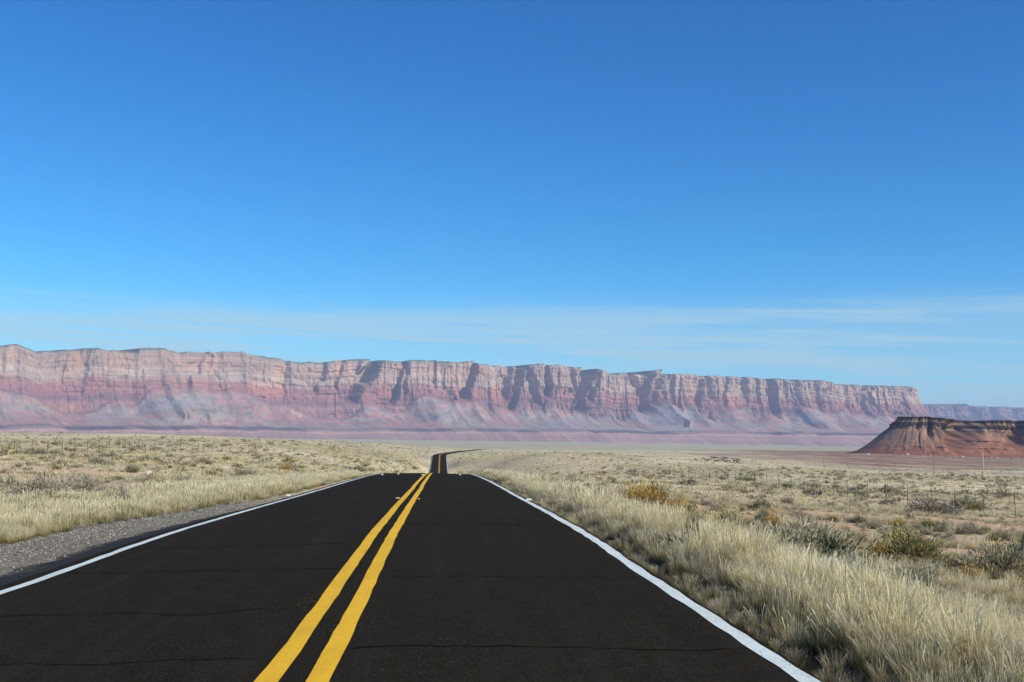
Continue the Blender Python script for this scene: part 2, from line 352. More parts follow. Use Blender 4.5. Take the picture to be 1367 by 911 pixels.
# ------------------------------------------------------------------ road
def road_samples():
    s = np.concatenate([np.arange(-30, 130, .5), np.arange(130, 1500, 2.5)])
    return s
Ys = road_samples(); Xc = road_xc(Ys); Zc = road_z(Ys)
dX = np.gradient(Xc, Ys); nrm = np.stack([np.ones_like(dX), -dX], 1)/np.sqrt(1+dX**2)[:, None]
HW_L, HW_R = 4.12, 3.70
def surf_z(off, zc): return zc-.016*np.abs(off)
def tilt(y): return .015*sstep(50, 95, y)*(1-sstep(140, 220, y))   # slight bank at the crest
def wob(y, seed, amp): return (fbm(y/5.5, y*0+seed, seed, 3)-.5)*2*amp
def strip(name, lo, hi, dz, m, parent=None, thick=0.0, y0=-30, y1=1500, cols=2):
    sel = (Ys >= y0) & (Ys <= y1); q = np.linspace(0, 1, cols); V = []
    for c in q:
        off = (lo[sel]*(1-c)+hi[sel]*c) if hasattr(lo, '__len__') else np.full(sel.sum(), lo*(1-c)+hi*c)
        V.append(np.stack([Xc[sel]+nrm[sel, 0]*off, Ys[sel]+nrm[sel, 1]*off, surf_z(off, Zc[sel])+dz-tilt(Ys[sel])*off], 1))
    if thick:
        a = V[0].copy(); a[:, 2] -= thick; b = V[-1].copy(); b[:, 2] -= thick; V = [a]+V+[b]
    n = len(V); vv = np.stack(V, 0).reshape(-1, 3)
    return link(name, np_mesh(name, vv, grid_faces(n, sel.sum())[:, ::-1] if False else grid_faces(n, sel.sum())), m, parent)
edgeL = -HW_L + wob(Ys, 3, .02) + .035*(vnoise(Ys*1.3, Ys*0, 8)-.5); edgeR = HW_R + wob(Ys, 5, .02) + .03*(vnoise(Ys*1.7, Ys*0, 9)-.5)
road = strip('road', edgeL, edgeR, 0, m_asph, thick=.22, cols=9)
tag(road, 'straight black asphalt two-lane desert road', kind='structure')
# centre lines and edge lines: painted by hand-held machine, so they wander a little
c0 = wob(Ys, 11, .020)
def line(name, cen, w, m, rag, seed, **kw):
    j1 = (vnoise(Ys*1.9, Ys*0, seed)-.5)*rag; j2 = (vnoise(Ys*2.3, Ys*0, seed+1)-.5)*rag
    o = strip(name, cen-w/2+j1, cen+w/2+j2, .004, m, road, **kw); o['label'] = None; del o['label']; return o
l1 = line('center_line', -.17+c0, .165, m_yel, .016, 61); l2 = line('center_line', .17+c0, .165, m_yel, .016, 63)
l3 = line('edge_line', -3.89+wob(Ys, 13, .03), .135, m_white, .03, 65); l4 = line('edge_line', 3.58+wob(Ys, 15, .014), .155, m_white, .04, 67)
l1['label'] = l2['label'] = 'yellow solid centre line'; l3['label'] = 'white left edge line'; l4['label'] = 'white right edge line'
# tar patches / smears beside the centre line
k = NT('worn_patch', .95, .01); m_patch = k.color(k.mix(k.mr(k.noise(k.pos(), 16, 5, .75), .45, .60), (.0125, .0100, .0060), (.045, .038, .027)))
def blob(name, cx, cyy, rx, ry, dz, m, seed, parent=None):
    n = 18; vs = [(0, 0)]; 
    for i in range(n):
        a = i/n*2*math.pi; r_ = .75+.5*float(vnoise(np.array([i*.9]), 0, seed)[0]); vs.append((math.cos(a)*rx*r_, math.sin(a)*ry*r_))
    V = []
    for vx, vy in vs:
        x, y = cx+vx, cyy+vy; V.append((x, y, float(road_z(y))-.016*abs(x)+dz))
    me = bpy.data.meshes.new(name); me.from_pydata(V, [], [(0, i+1, (i+1) % n+1) for i in range(n)]); me.update()
    return link(name, me, m, parent)
for i, (px, py, rx, ry) in enumerate([(413, 805, .13, .55), (500, 703, .10, .9), (447, 838, .04, .5)]):
    hx = ray(px, py); t = 8.0
    for _ in range(12): t = (float(road_z(t))-.01-EYE)/hx[2]*hx[1]
    blob('worn_patch', CAMX+hx[0]/hx[1]*t, t, rx, ry, .0022, m_patch, 80+i, road)

m_crack = plain('dark_crack', (.0108, .0092, .0068), .98, .0)  # dark tone of the crack lines across the lanes
def crack(py, x0, x1, w, seed):
    d = ray(600, py); t = 8.0
    for _ in range(30): t = .5*t+.5*(float(road_z(t))-.02-EYE)/d[2]*d[1]
    xs = np.linspace(x0, x1, 40); yc = t+(fbm(xs*1.4, xs*0, seed, 4)-.5)*.5; hw = w*(.4+.9*vnoise(xs*5, xs*0, seed+3)); V = []
    for sg in (-1, 1): V.append(np.stack([xs, yc+sg*hw/2, road_z(yc)-.016*np.abs(xs)+.0018], 1))
    f = grid_faces(2, 40); link('crack', np_mesh('crack', np.concatenate(V), f[:, ::-1]), m_crack, road)
for a_ in [(815, -3.9, -.4, .045, 1), (866, .3, 3.5, .05, 2), (760, -3.9, -.3, .05, 3), (770, .4, 3.4, .04, 4), (727, -3.8, -.3, .06, 5), (700, .3, 3.5, .08, 6), (880, -2.6, -.4, .03, 7)]: crack(*a_)
# shoulders: gravel strip on the left, thin strip coloured dark as grass shade on the right, both slope down to the ground
def shoulder(name, side, wfun, label):
    sel = Ys <= 140; cols = 9; V = []; T = []
    base = (edgeL if side < 0 else edgeR)[sel]; w = wfun(Ys[sel])
    for c in range(cols):
        q = c/(cols-1); off = base+side*(q*w-.06)
        zz = Zc[sel]-tilt(Ys[sel])*base-.016*np.abs(base)-.02-.30*q**1.1+(fbm(off*2.1, Ys[sel]*2.1, 71, 3)-.5)*.05*min(1, q*4)
        V.append(np.stack([off, Ys[sel], zz], 1)); T.append(np.full(sel.sum(), 1-q*1.7))
    f = grid_faces(cols, sel.sum()); me = np_mesh(name, np.stack(V).reshape(-1, 3), f if side > 0 else f[:, ::-1], True)
    set_f(me, 'tar', np.concatenate(T)); return tag(link(name, me, m_grav if side < 0 else m_verge_shade), label, kind='structure')
wl = pchip([-30, 8, 18, 26, 34, 42, 60, 140], [2.6, 2.6, 2.5, 2.2, 1.3, .7, .5, .5])
shoulder('gravel_shoulder', -1, wl, 'grey gravel shoulder left of the asphalt')
shoulder('road_verge', 1, lambda y: y*0+.55, 'narrow verge at the right asphalt edge, coloured dark as grass shade')

# ------------------------------------------------------------------ escarpments
def arc(poly, step):
    """resample a polyline with rounded corners; returns points, inward normals, arc length"""
    P_ = np.array(poly, float)
    for _ in range(3):                                       # Chaikin
        Q = [P_[0]]
        for a, b in zip(P_[:-1], P_[1:]): Q += [a*.75+b*.25, a*.25+b*.75]
        Q.append(P_[-1]); P_ = np.array(Q)
    L = np.concatenate([[0], np.cumsum(np.linalg.norm(np.diff(P_, axis=0), axis=1))]); s = np.arange(0, L[-1], step)
    x = np.interp(s, L, P_[:, 0]); y = np.interp(s, L, P_[:, 1]); tx = np.gradient(x); ty = np.gradient(y); l = np.hypot(tx, ty)
    return np.stack([x, y], 1), np.stack([-ty/l, tx/l], 1), s
def lerp3(c, xs, cs):
    cs = np.array(cs, float); return np.stack([np.interp(c, xs, cs[:, i]) for i in range(3)], -1)
def cliff_mesh(name, poly, step, hs_rows, prof, top_px, foot_z, notches, amp, seed, colfun, lean=.35, apron=1.0):
    P_, Nn, s = arc(poly, step); nu = len(s); nv = len(hs_rows)
    prof = (prof[0], [v*apron for v in prof[1]]); rb = float(np.interp(.97, *prof))
    rx = P_[:, 0]+Nn[:, 0]*rb-CAMX; ry = P_[:, 1]+Nn[:, 1]*rb
    pxs = IW/2 + FPX*np.tan(np.arctan2(rx, ry)-YAW)         # bearing of the rim above each point of the foot line
    toppy = np.interp(pxs, [t[0] for t in top_px], [t[1] for t in top_px])
    topz = EYE + (rx*SY+ry*CY)*(598.2-toppy)/FPX
    bl = fbm(s/170, s*0, seed+61, 3); topz = topz + (sstep(.45, .55, bl)-.5)*7 + (fbm(s/60, s*0, seed+62, 3)-.5)*12
    S, Q = np.meshgrid(s, hs_rows, indexing='ij')            # Q: 0 foot .. 1 rim .. >1 plateau
    q0 = np.clip(Q, 0, 1)
    conebase = (1-np.abs(fbm(S/900, 0*S, seed+1, 3)*2-1)*2.0)*.55+(1-np.abs(fbm(S/300, 0*S, seed+2, 2)*2-1)*2)*.3
    Qw = Q + (.5-conebase)*.34*sstep(.21, .36, Q)*(1-sstep(.52, .95, Q))    # talus apex height varies along the wall
    sb = np.interp(Qw, prof[0], prof[1])
    c = sstep(.42, .57, Qw)
    Sl = S - lean*(Q-.7)*700*.35
    coarse = (fbm(Sl/1500, Q*.3, seed+3, 3)-.5)*2
    rid = 1-np.abs(fbm(Sl/420, Q*.25, seed+4, 3)*2-1)*2.2
    rid2 = 1-np.abs(fbm(Sl/150, Q*.6, seed+5, 3)*2-1)*2.2
    rid3 = fbm(Sl/38, Q*1.6, seed+6, 3)-.5
    M = amp*(coarse*70*(.5+.5*c) - rid*26*c*(.1+1.7*fbm(S/1700, Q*0, seed+60, 2)) - rid2*15*c*(.2+1.4*fbm(S/700, Q*0, seed+33, 2)) - rid3*30*c)
    tal = sstep(.19, .25, Q)*(1-c)
    M += .8*amp*tal*((1-np.abs(fbm(S/330, Q*1.6, seed+7, 4)*2-1)*2)*-55 + (fbm(S/80, Q*6, seed+8, 3)-.5)*34)
    M += amp*(1-sstep(.0, .2, Q))*((fbm(S/200, Q*3, seed+9, 4)-.5)*160+(fbm(S/60, Q*5, seed+17, 3)-.5)*60)
    led = (fbm(S/500, Q*38, seed+10, 2)-.5)
    M += amp*led*18*c
    sg_ = lambda wl_, ln_, sd_, a_, b_: sstep(a_, b_, 1-np.abs(fbm((S-(Q-.7)*ln_)/wl_, Q*1.3, sd_, 3)*2-1)*1.6)
    calm = (.35+.65*sstep(300, 560, pxs))[:, None]
    msk = calm*sstep(.38, .60, fbm(S/650, Q*1.2, seed+40, 2))
    M += amp*c*(sg_(210, 190, seed+41, .80, .95)*75*msk*.75 + sg_(95, 130, seed+42, .76, .94)*11*(.2*calm+msk) + sg_(44, 60, seed+43, .72, .95)*8*calm)
    M += amp*c*(vnoise(S/26, Q*22, seed+44)-.5)*16
    for (np_, w, dep, lo, ln) in notches:
        dep = dep*1.3 if dep > 290 else dep*.55
        sc_ = s[np.argmin(np.abs(pxs-np_))]; pxm = abs((s[-1]-s[0])/(pxs[-1]-pxs[0])) if abs(pxs[-1]-pxs[0]) > 1 else 6
        m_ = (S-sc_-(Q-.75)*ln*620+(fbm(S*0+np_, Q*14, seed+31, 3)-.5)*45)/(w*pxm*.44*(.35+1.2*fbm(S*0+np_+5, Q*5, seed+32, 2))); M += (.66 if np_ > 400 else .4)*dep*c*np.exp(-np.abs(m_)**3.0)*sstep(lo, lo+.12, Q)
    M = M - amp*18
    x = P_[:, 0][:, None]+Nn[:, 0][:, None]*(sb+M); y = P_[:, 1][:, None]+Nn[:, 1][:, None]*(sb+M)
    z = foot_z + (topz[:, None]-foot_z)*Q + amp*(fbm(S/90, Q*9, seed+11, 2)-.5)*14*(Q > .03)
    z = np.where(Q > 1, topz[:, None]+(Q-1)*60, z)
    colr = colfun(S, Q, Qw, c, seed, pxs[:, None]+0*Q)
    v = np.stack([x, y, z], -1).reshape(-1, 3)
    me = np_mesh(name, v, grid_faces(nu, nv), False)
    set_col(me, 'rock', colr.reshape(-1, 3))
    return me
def rockmat(name, scale):
    k = NT(name, .95, .05); p = k.pos(); a_ = k.attr('rock'); 
    n = k.noise(k.pos((1, 1, .22)), .06*scale, 4, .65); nn = k.noise(k.pos((.3, .3, 2.2)), .03*scale, 4, .6)
    c = k.mix(k.mr(n, .35, .65, 0, .55), a_.outputs['Color'], k.mix(1.0, a_.outputs['Color'], (.66, .62, .64), 'MULTIPLY'))
    c = k.mix(k.mr(nn, .5, .7, 0, .1), c, k.mix(1.0, c, (1.25, 1.2, 1.12), 'MULTIPLY'))
    k.bump(n, .8, 14/scale); return k.color(c)
m_cliff = rockmat('layered_cliff_rock', 1.0)
def cliffcol(S, Q, Qw, c, seed, px):
    # bedding of the wall, bottom to top
    w = Q + ((fbm(S/260, Q*6, seed+20, 3)-.5)*.05 + (fbm(S/40, Q*16, seed+52, 2)-.5)*.02)*(.25+.75*sstep(.25, .4, Q))
    white_left = 1-sstep(330, 620, px)
    a = lerp3(w, [0, .13, .150, .172, .198, .44, .50, .56, .62, .70, .735, .78, .86, .93, .97, 1.0],
              [(.35, .24, .21), (.39, .245, .21), (.36, .225, .195), (.13, .095, .10), (.17, .12, .125), (.34, .19, .17), (.25, .14, .14), (.30, .145, .13), (.36, .175, .145), (.38, .205, .16),
               (.44, .325, .245), (.46, .345, .26), (.45, .31, .225), (.43, .30, .22), (.42, .35, .27), (.15, .16, .11)])
    wl_ = white_left*sstep(.66, .69, w)*(1-sstep(.78, .82, w)); wl_ = wl_*(.3+.7*sstep(.35, .6, fbm(S/160, Q*14, seed+50, 3))); a = a*(1-wl_[..., None]*.45)+np.array((.52, .44, .36))*wl_[..., None]*.45
    wr_ = sstep(600, 800, px)*sstep(.80, .88, w+(fbm(S/120, Q*8, seed+27, 3)-.5)*.12)*(w < 1.2); wr_ = wr_*sstep(.35, .6, fbm(S/90, Q*10, seed+51, 3)); a = a*(1-wr_[..., None]*.35)+np.array((.53, .46, .38))*wr_[..., None]*.35
    thin = fbm(S/900, Q*55, seed+21, 2); a = a*(.76+.48*thin)[..., None]
    stain = fbm(S/34, Q*1.6, seed+22, 3); a = a*(.88+.24*stain)[..., None]; a = a*(.82+.36*fbm(S/180, Q*5, seed+34, 4))[..., None]
    orange = sstep(.56, .7, fbm(S/170, Q*3.2, seed+23, 2))*c; a = a+(orange*.05)[..., None]*np.array((1.6, .5, .0))
    # talus: grey green, pink and lilac clay
    n1_ = fbm(S/420+Q*.6, Q*7, seed+24, 4); n2_ = fbm(S/230-Q*.5, Q*13, seed+25, 4); n3_ = fbm(S/120, Q*20, seed+26, 3)
    t = np.array((.355, .285, .235))*np.ones(a.shape)
    def over(base, f, cc): return base*(1-f[..., None])+np.array(cc)*f[..., None]
    t = over(t, sstep(.50, .62, n1_), (.40, .225, .20)); t = over(t, sstep(.50, .62, n2_)*.8, (.40, .20, .175)); t = over(t, sstep(.55, .66, n3_)*.5, (.26, .24, .23))
    t = over(t, sstep(.70, .76, n2_*(.6+.4*n3_)+.12)*.5, (.50, .43, .35)); t = over(t, sstep(.42, .3, n1_)*.7, (.33, .28, .31)); t = t*(.90+.3*fbm(S/60, Q*26, seed+53, 3))[..., None]; t = over(t, sstep(.60, .70, fbm(S/24, Q*30, seed+54, 2))*.5, (.16, .16, .12))
    f = sstep(.195, .21, w)*(1-sstep(.485, .53, Qw+(fbm(S/90, Q*4, seed+28, 3)-.5)*.06))
    a = over(a, f, (0, 0, 0)) + t*f[..., None]
    # the low ledge is broken along its length
    gap = sstep(.52, .60, fbm(S/420, Q*0, seed+29, 3))*(sstep(.135, .15, Q)*(1-sstep(.185, .20, Q))); a = over(a, gap*.8, (.40, .26, .22))
    a = over(a, sstep(1.004, 1.02, Q), (.14, .15, .09))
    return np.clip(a*np.array((.93, .90, .90)), 0, 1)
rows = np.concatenate([np.linspace(0, .13, 14), np.linspace(.135, .21, 20), np.linspace(.215, .46, 40), np.linspace(.465, 1.0, 130), [1.01, 1.03, 1.07, 1.12, 1.2, 1.3]])
prof = ([0, .14, .168, .195, .24, .32, .43, .52, .54, .61, .63, .70, .72, .80, .83, .965, 1.0, 1.03, 1.12, 1.3],
        [0, 620, 650, 900, 1250, 1560, 1800, 1930, 1990, 2030, 2065, 2100, 2135, 2160, 2190, 2225, 2300, 2400, 2700, 3300])
sky1 = [(-400, 478), (-60, 466), (0, 461), (20, 459), (38, 466), (45, 469), (95, 468), (110, 466), (128, 466), (150, 469), (180, 471), (185, 466), (218, 466), (225, 469), (240, 471), (248, 469), (320, 471),
        (345, 475), (390, 483), (400, 485), (440, 483), (480, 480), (500, 480), (530, 484), (550, 481), (580, 482), (620, 483.5), (637, 483), (640, 487), (680, 490), (710, 487), (760, 489), (790, 493), (805, 493),
        (815, 499), (868, 500), (876, 495), (888, 494), (896, 499.5), (1000, 504), (1060, 508), (1100, 509), (1115, 513), (1150, 516), (1200, 517), (1222, 518), (1229, 524), (1240, 536), (1500, 540)]
A1 = at(-420, 598, 7200); B0 = at(420, 598, 9400); B1 = at(1408, 598, 11600)
nts = [(110, 3, 90, .6, .2), (247, 7, 170, .42, .5), (282, 4, 90, .5, -.3), (376, 6, 150, .45, .15), (420, 7, 190, .55, .2), (448, 5, 150, .6, .3), (468, 5, 170, .55, .6), (481, 8, 330, .45, .75), (530, 6, 330, .45, .5), (538, 4, 160, .5, .2),
       (576, 4, 130, .6, .2), (624, 7, 300, .5, .6), (672, 8, 260, .5, .3), (688, 7, 330, .40, .5), (707, 7, 260, .45, -.2), (728, 6, 300, .55, .1), (765, 6, 220, .5, -.2), (780, 11, 430, .36, .5), (792, 6, 250, .5, .6),
       (850, 8, 260, .45, -.4), (862, 10, 420, .36, .5), (876, 6, 260, .5, .8), (932, 6, 260, .5, .3), (946, 6, 200, .6, -.1), (963, 4, 200, .5, .4), (990, 7, 260, .5, .0), (1008, 5, 160, .55, .2), (1028, 9, 450, .36, .15),
       (1060, 7, 240, .5, .1), (1085, 10, 260, .45, .2), (1122, 5, 180, .5, .3), (1145, 8, 240, .5, .3), (1172, 8, 240, .5, .1), (1198, 7, 280, .4, .3), (1218, 7, 260, .4, .3)]
me = cliff_mesh('escarpment', [A1[:2], (A1[:2]+B0[:2])/2, B0[:2], (B0[:2]+B1[:2])/2, B1[:2]-.14*(B1[:2]-B0[:2]), B1[:2]+np.array((250, 500)), (B1[0]+1000, B1[1]+3000), (B1[0]+2200, B1[1]+6000)], 6.2, rows, prof, sky1, 6, nts, 1.0, 100, cliffcol, apron=.58)
tag(link('escarpment', me, m_cliff), 'long banded red and tan cliff wall with grey-green talus', kind='structure')
C0 = at(1150, 598, 17000); C1 = at(1800, 598, 19500)
rows2 = np.concatenate([np.linspace(0, .4, 30), np.linspace(.41, 1, 60), [1.03, 1.1, 1.5]])
sky2 = [(1000, 541), (1240, 541.5), (1262, 541), (1268, 543), (1290, 540), (1302, 543), (1340, 543.5), (1367, 545), (1450, 546), (1900, 550)]
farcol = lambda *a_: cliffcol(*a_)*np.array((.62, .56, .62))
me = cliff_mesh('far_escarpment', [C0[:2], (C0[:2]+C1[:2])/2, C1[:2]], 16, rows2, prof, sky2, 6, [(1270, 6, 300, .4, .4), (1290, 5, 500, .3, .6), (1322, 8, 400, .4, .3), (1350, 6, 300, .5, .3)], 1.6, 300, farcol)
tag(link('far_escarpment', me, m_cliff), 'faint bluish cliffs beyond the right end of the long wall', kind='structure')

# ------------------------------------------------------------------ red butte on the right
m_butte = rockmat('butte_rock', 7.0)
def butte():
    D0 = 2000.0
    ra = 135.0; cx_, cy_ = at(1236, 598, 2080)[0], 2080.0                    # broad rounded prow at the left end
    poly = [at(1158, 598, 2900)[:2], at(1148, 598, 2420)[:2]]+[np.array((cx_+ra*math.cos(R(a_)), cy_+ra*math.sin(R(a_)))) for a_ in range(165, 277, 12)]+[at(1330, 598, 1955)[:2], at(1440, 598, 1930)[:2], at(1750, 598, 1850)[:2]]
    P_, Nn, s = arc(poly[::1], 1.6); nu = len(s)
    rowsb = np.concatenate([np.linspace(0, .15, 14), np.linspace(.16, .68, 48), np.linspace(.685, 1.0, 54), [1.01, 1.02, 1.04, 1.1]]); 
    S, Q = np.meshgrid(s, rowsb, indexing='ij')
    pr = ([0, .05, .17, .38, .66, .685, .70, .74, .80, .805, .84, .87, .875, .93, .935, 1.0, 1.1], [0, 12, 32, 56, 84, 85, 87, 90, 91, 94, 97, 98, 102, 104, 107, 109, 190])
    sb = np.interp(Q+(fbm(S/60, Q*0, 401, 2)-.5)*.05*(Q < .8), pr[0], pr[1])
    pxs = IW/2 + FPX*np.tan(np.arctan2(P_[:, 0]-CAMX, P_[:, 1])-YAW)
    nose = sstep(1165, 1300, pxs)[:, None]; sb = sb*(.80+.20*nose)
    c = sstep(.60, .72, Q)
    Sl = S-(Q-.7)*14
    M = (fbm(S/210, Q*.2, 402, 3)-.5)*(8+34*nose) - (1-np.abs(fbm(S/46, Q*.15, 403, 3)*2-1)*2)*7*c*(.3+.7*nose) - (1-np.abs(fbm(S/15, Q*.2, 404, 3)*2-1)*2)*5.5*c*(.5+.5*nose) + (fbm(S/5, Q*.6, 405, 2)-.5)*4.5*c
    M += (1-c)*sstep(.03, .2, Q)*(-(1-np.abs(fbm(S/30+Q*.6, Q*.8, 406, 4)*2-1)*2)*(1.8+9*nose)+(fbm(S/8, Q*7, 407, 3)-.5)*(1.4+2*nose))
    # broken mid-slope ledges
    lg = sstep(.50, .58, fbm(S/70, Q*0+2, 408, 2)); M -= nose*lg*6*(sstep(.40, .44, Q)-sstep(.455, .56, Q)); lg2 = sstep(.48, .6, fbm(S/50, Q*0+5, 409, 2)); M -= nose*lg2*4.5*(sstep(.22, .25, Q)-sstep(.26, .34, Q))
    pxs = IW/2 + FPX*np.tan(np.arctan2(P_[:, 0]-CAMX, P_[:, 1])-YAW)
    def sx(px): 
        ok = s > s[np.argmin(P_[:, 1]+(np.abs(pxs-1165) > 15)*9999)]; return s[np.argmin(np.abs(pxs-px)+(~ok)*9999)]
    for px, w, dep, lo, ln in [(1316, 15, 80, .12, 70), (1250, 9, 30, .35, 50), (1278, 10, 12, .3, 30), (1352, 10, 14, .3, 25), (1380, 14, 60, .2, 50)]:
        M += dep*np.exp(-np.abs((S-sx(px)-(Q-.7)*ln)/(w*1.25))**2.6)*sstep(lo, lo+.3, Q)
    rin = sb[:, -6][:, None]; rx_ = P_[:, 0]+Nn[:, 0]*rin[:, 0]-CAMX; ry_ = P_[:, 1]+Nn[:, 1]*rin[:, 0]; pr2 = IW/2+FPX*np.tan(np.arctan2(rx_, ry_)-YAW)
    toppy = np.interp(pr2, [1170, 1190, 1200, 1240, 1262, 1290, 1320, 1367, 1500], [559.5, 558, 557, 556.5, 559.5, 560, 561.5, 561.5, 563])
    topz = EYE+(rx_*SY+ry_*CY)*(598.2-toppy)/FPX; zf = -24.0
    zf = H(P_[:, 0], P_[:, 1])[:, None]-1.5
    z = zf+(topz[:, None]-zf)*np.minimum(Q, 1)+(fbm(S/12, Q*8, 410, 3)-.5)*.8*(Q > .05)-(Q > 1)*(Q-1)*30
    z += (Q > .93)*(fbm(S/22, Q*0, 411, 3)-.5)*1.2
    x = P_[:, 0][:, None]+Nn[:, 0][:, None]*(sb+M); y = P_[:, 1][:, None]+Nn[:, 1][:, None]*(sb+M)
    w = Q+(fbm(S/30, Q*5, 420, 3)-.5)*.03
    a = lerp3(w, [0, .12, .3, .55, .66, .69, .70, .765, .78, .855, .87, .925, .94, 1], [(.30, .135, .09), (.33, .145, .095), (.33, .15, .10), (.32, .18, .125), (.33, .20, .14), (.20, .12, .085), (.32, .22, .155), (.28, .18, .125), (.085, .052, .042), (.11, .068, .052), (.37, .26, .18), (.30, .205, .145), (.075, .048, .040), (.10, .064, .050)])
    crk = .7*sstep(.58, .66, fbm(S/3.2, Q*2.5, 430, 2))*c; a = a*(1-.6*crk[..., None])
    M += (1-nose)*c*5
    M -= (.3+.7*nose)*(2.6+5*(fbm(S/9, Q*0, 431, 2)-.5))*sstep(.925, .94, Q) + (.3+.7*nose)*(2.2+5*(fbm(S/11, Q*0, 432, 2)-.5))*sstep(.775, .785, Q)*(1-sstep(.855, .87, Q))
    x = P_[:, 0][:, None]+Nn[:, 0][:, None]*(sb+M); y = P_[:, 1][:, None]+Nn[:, 1][:, None]*(sb+M)
    grey = (1-sstep(1215, 1300, pxs))[:, None]*sstep(.1, .3, Q)*(1-sstep(.66, .7, Q)); a = a*(1-grey[..., None]*.45)+np.array((.34, .235, .17))*grey[..., None]*.45  # left flank greyer, and lightened in colour as if lit
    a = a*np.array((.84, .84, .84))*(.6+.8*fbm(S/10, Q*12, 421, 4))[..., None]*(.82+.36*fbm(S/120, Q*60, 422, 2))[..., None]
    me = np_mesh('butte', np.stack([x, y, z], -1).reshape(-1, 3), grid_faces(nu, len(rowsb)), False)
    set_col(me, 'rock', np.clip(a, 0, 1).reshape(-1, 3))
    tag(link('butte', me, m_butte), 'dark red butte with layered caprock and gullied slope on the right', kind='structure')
butte()

ORD = ['leftmost']+[w+' from left' for w in 'second third fourth fifth sixth seventh eighth ninth tenth eleventh twelfth thirteenth fourteenth fifteenth sixteenth seventeenth eighteenth nineteenth twentieth twenty-first twenty-second twenty-third twenty-fourth twenty-fifth twenty-sixth twenty-seventh twenty-eighth twenty-ninth thirtieth'.split()]

# ------------------------------------------------------------------ grass and scrub
lib = bpy.data.collections.new('plant_library')            # source plants for the counted copies and the ground cover; not in the scene itself
def blade_mesh(name, m, n, hgt, rad, w, segs=3, lean=.45, droop=.5, seedy=0.0, seed=0, vmin=0.0):
    rs = np.random.default_rng(seed); V = []; F = []; A = []; B = []
    for _ in range(n):
        a = rs.uniform(0, 2*math.pi); r0 = rad*.35*rs.uniform(0, 1)**.5; bx, by = r0*math.cos(a), r0*math.sin(a)
        la = a+rs.normal(0, .5); h = hgt*rs.uniform(.45, 1.05); ln = h*lean*rs.uniform(.1, 1.0); ww = w*rs.uniform(.6, 1.3)
        face = rs.uniform(0, math.pi); cxx, cyy = math.cos(face)*ww/2, math.sin(face)*ww/2; rr = rs.uniform(0, 1); b0 = len(V)
        for s_ in range(segs+1):
            q = s_/segs; off = ln*(q**(1+droop)); z = h*(q-.12*q*q*droop)
            k_ = (1-q*.75) if not (seedy and rr < seedy and q > .6) else 1.5
            x, y = bx+math.cos(la)*off, by+math.sin(la)*off
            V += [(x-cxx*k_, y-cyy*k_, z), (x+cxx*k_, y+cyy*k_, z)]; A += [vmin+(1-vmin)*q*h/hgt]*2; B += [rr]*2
        for s_ in range(segs):
            i = b0+2*s_; F.append((i, i+1, i+3, i+2))
    me = np_mesh(name, V, F, False); set_f(me, 'v', A); set_f(me, 'r', B); me.materials.append(m); return me
def shrub_mesh(name, m, n, R_, hgt, leaf, seed, flat=1.0, twigs=26, spiky=.0, gap=.0):
    """branching mound: leaf faces clustered on sprigs that end on an uneven dome"""
    rs = np.random.default_rng(seed); V = []; F = []; A = []; B = []
    ns = max(10, int(n/26)); sp_ = []
    for i in range(ns):
        a = rs.uniform(0, 2*math.pi); el_ = math.asin(rs.uniform(0.02, 1)**.8); k_ = rs.uniform(.62, 1.08)
        lob = .78+.3*math.sin(a*3+seed)+.15*math.sin(a*5+seed*2)
        sp_.append((math.cos(a)*math.cos(el_)*R_*k_*lob, math.sin(a)*math.cos(el_)*R_*k_*lob, hgt*math.sin(el_)*k_*(.8+.25*math.sin(a*2+seed))+.04))
    for i in range(n):
        c = sp_[rs.integers(ns)]; t = 1-min(.95, abs(rs.normal(0, .34))); sg = R_*.085
        x = c[0]*t+rs.normal(0, sg); y = c[1]*t+rs.normal(0, sg); z = max(.01, c[2]*t+rs.normal(0, sg*.8)+(rs.uniform(0, 1) < spiky)*rs.uniform(0, hgt*.3))
        d = np.array([x*.8+rs.normal(0, .2*R_), y*.8+rs.normal(0, .2*R_), abs(z)*.8+.25*R_+rs.normal(0, .2*R_)]); d /= np.linalg.norm(d)+1e-6
        sd = np.cross(d, rs.normal(0, 1, 3)); sd /= np.linalg.norm(sd)+1e-6
        L = leaf*rs.uniform(.6, 1.4); W_ = L*.32; p0 = np.array([x, y, z]); b0 = len(V)
        V += [tuple(p0-sd*W_*.5), tuple(p0+sd*W_*.5), tuple(p0+d*L+sd*W_*.3), tuple(p0+d*L-sd*W_*.3)]
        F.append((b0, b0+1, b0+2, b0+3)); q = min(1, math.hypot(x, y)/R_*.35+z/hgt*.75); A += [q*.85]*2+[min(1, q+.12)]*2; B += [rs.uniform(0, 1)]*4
    me = np_mesh(name, V, F, False); set_f(me, 'v', A); set_f(me, 'r', B); me.materials.append(m)
    V = []; F = []
    for i in range(twigs):
        c = sp_[i % ns]; p0 = np.array([c[0]*.08, c[1]*.08, -.03]); p1 = np.array([c[0]*.55, c[1]*.55, c[2]*.45]); p2 = np.array(c); b0 = len(V)
        for p_, r_ in ((p0, .014), (p1, .009), (p2, .004)):
            for k_ in range(3): V.append(tuple(p_+np.array([math.cos(k_*2.1), math.sin(k_*2.1), 0])*r_*R_*2))
        for q in range(2):
            for k_ in range(3): a = b0+q*3+k_; b = b0+q*3+(k_+1) % 3; F.append((a, b, b+3, a+3))
    mt = np_mesh(name+'_stem', V, F, False); mt.materials.append(m_twig)
    return me, mt
def lib_obj(name, me, sub):
    o = bpy.data.objects.new(name, me); sub.objects.link(o); return o
def lib_set(name): c = bpy.data.collections.new(name); lib.children.link(c); return c

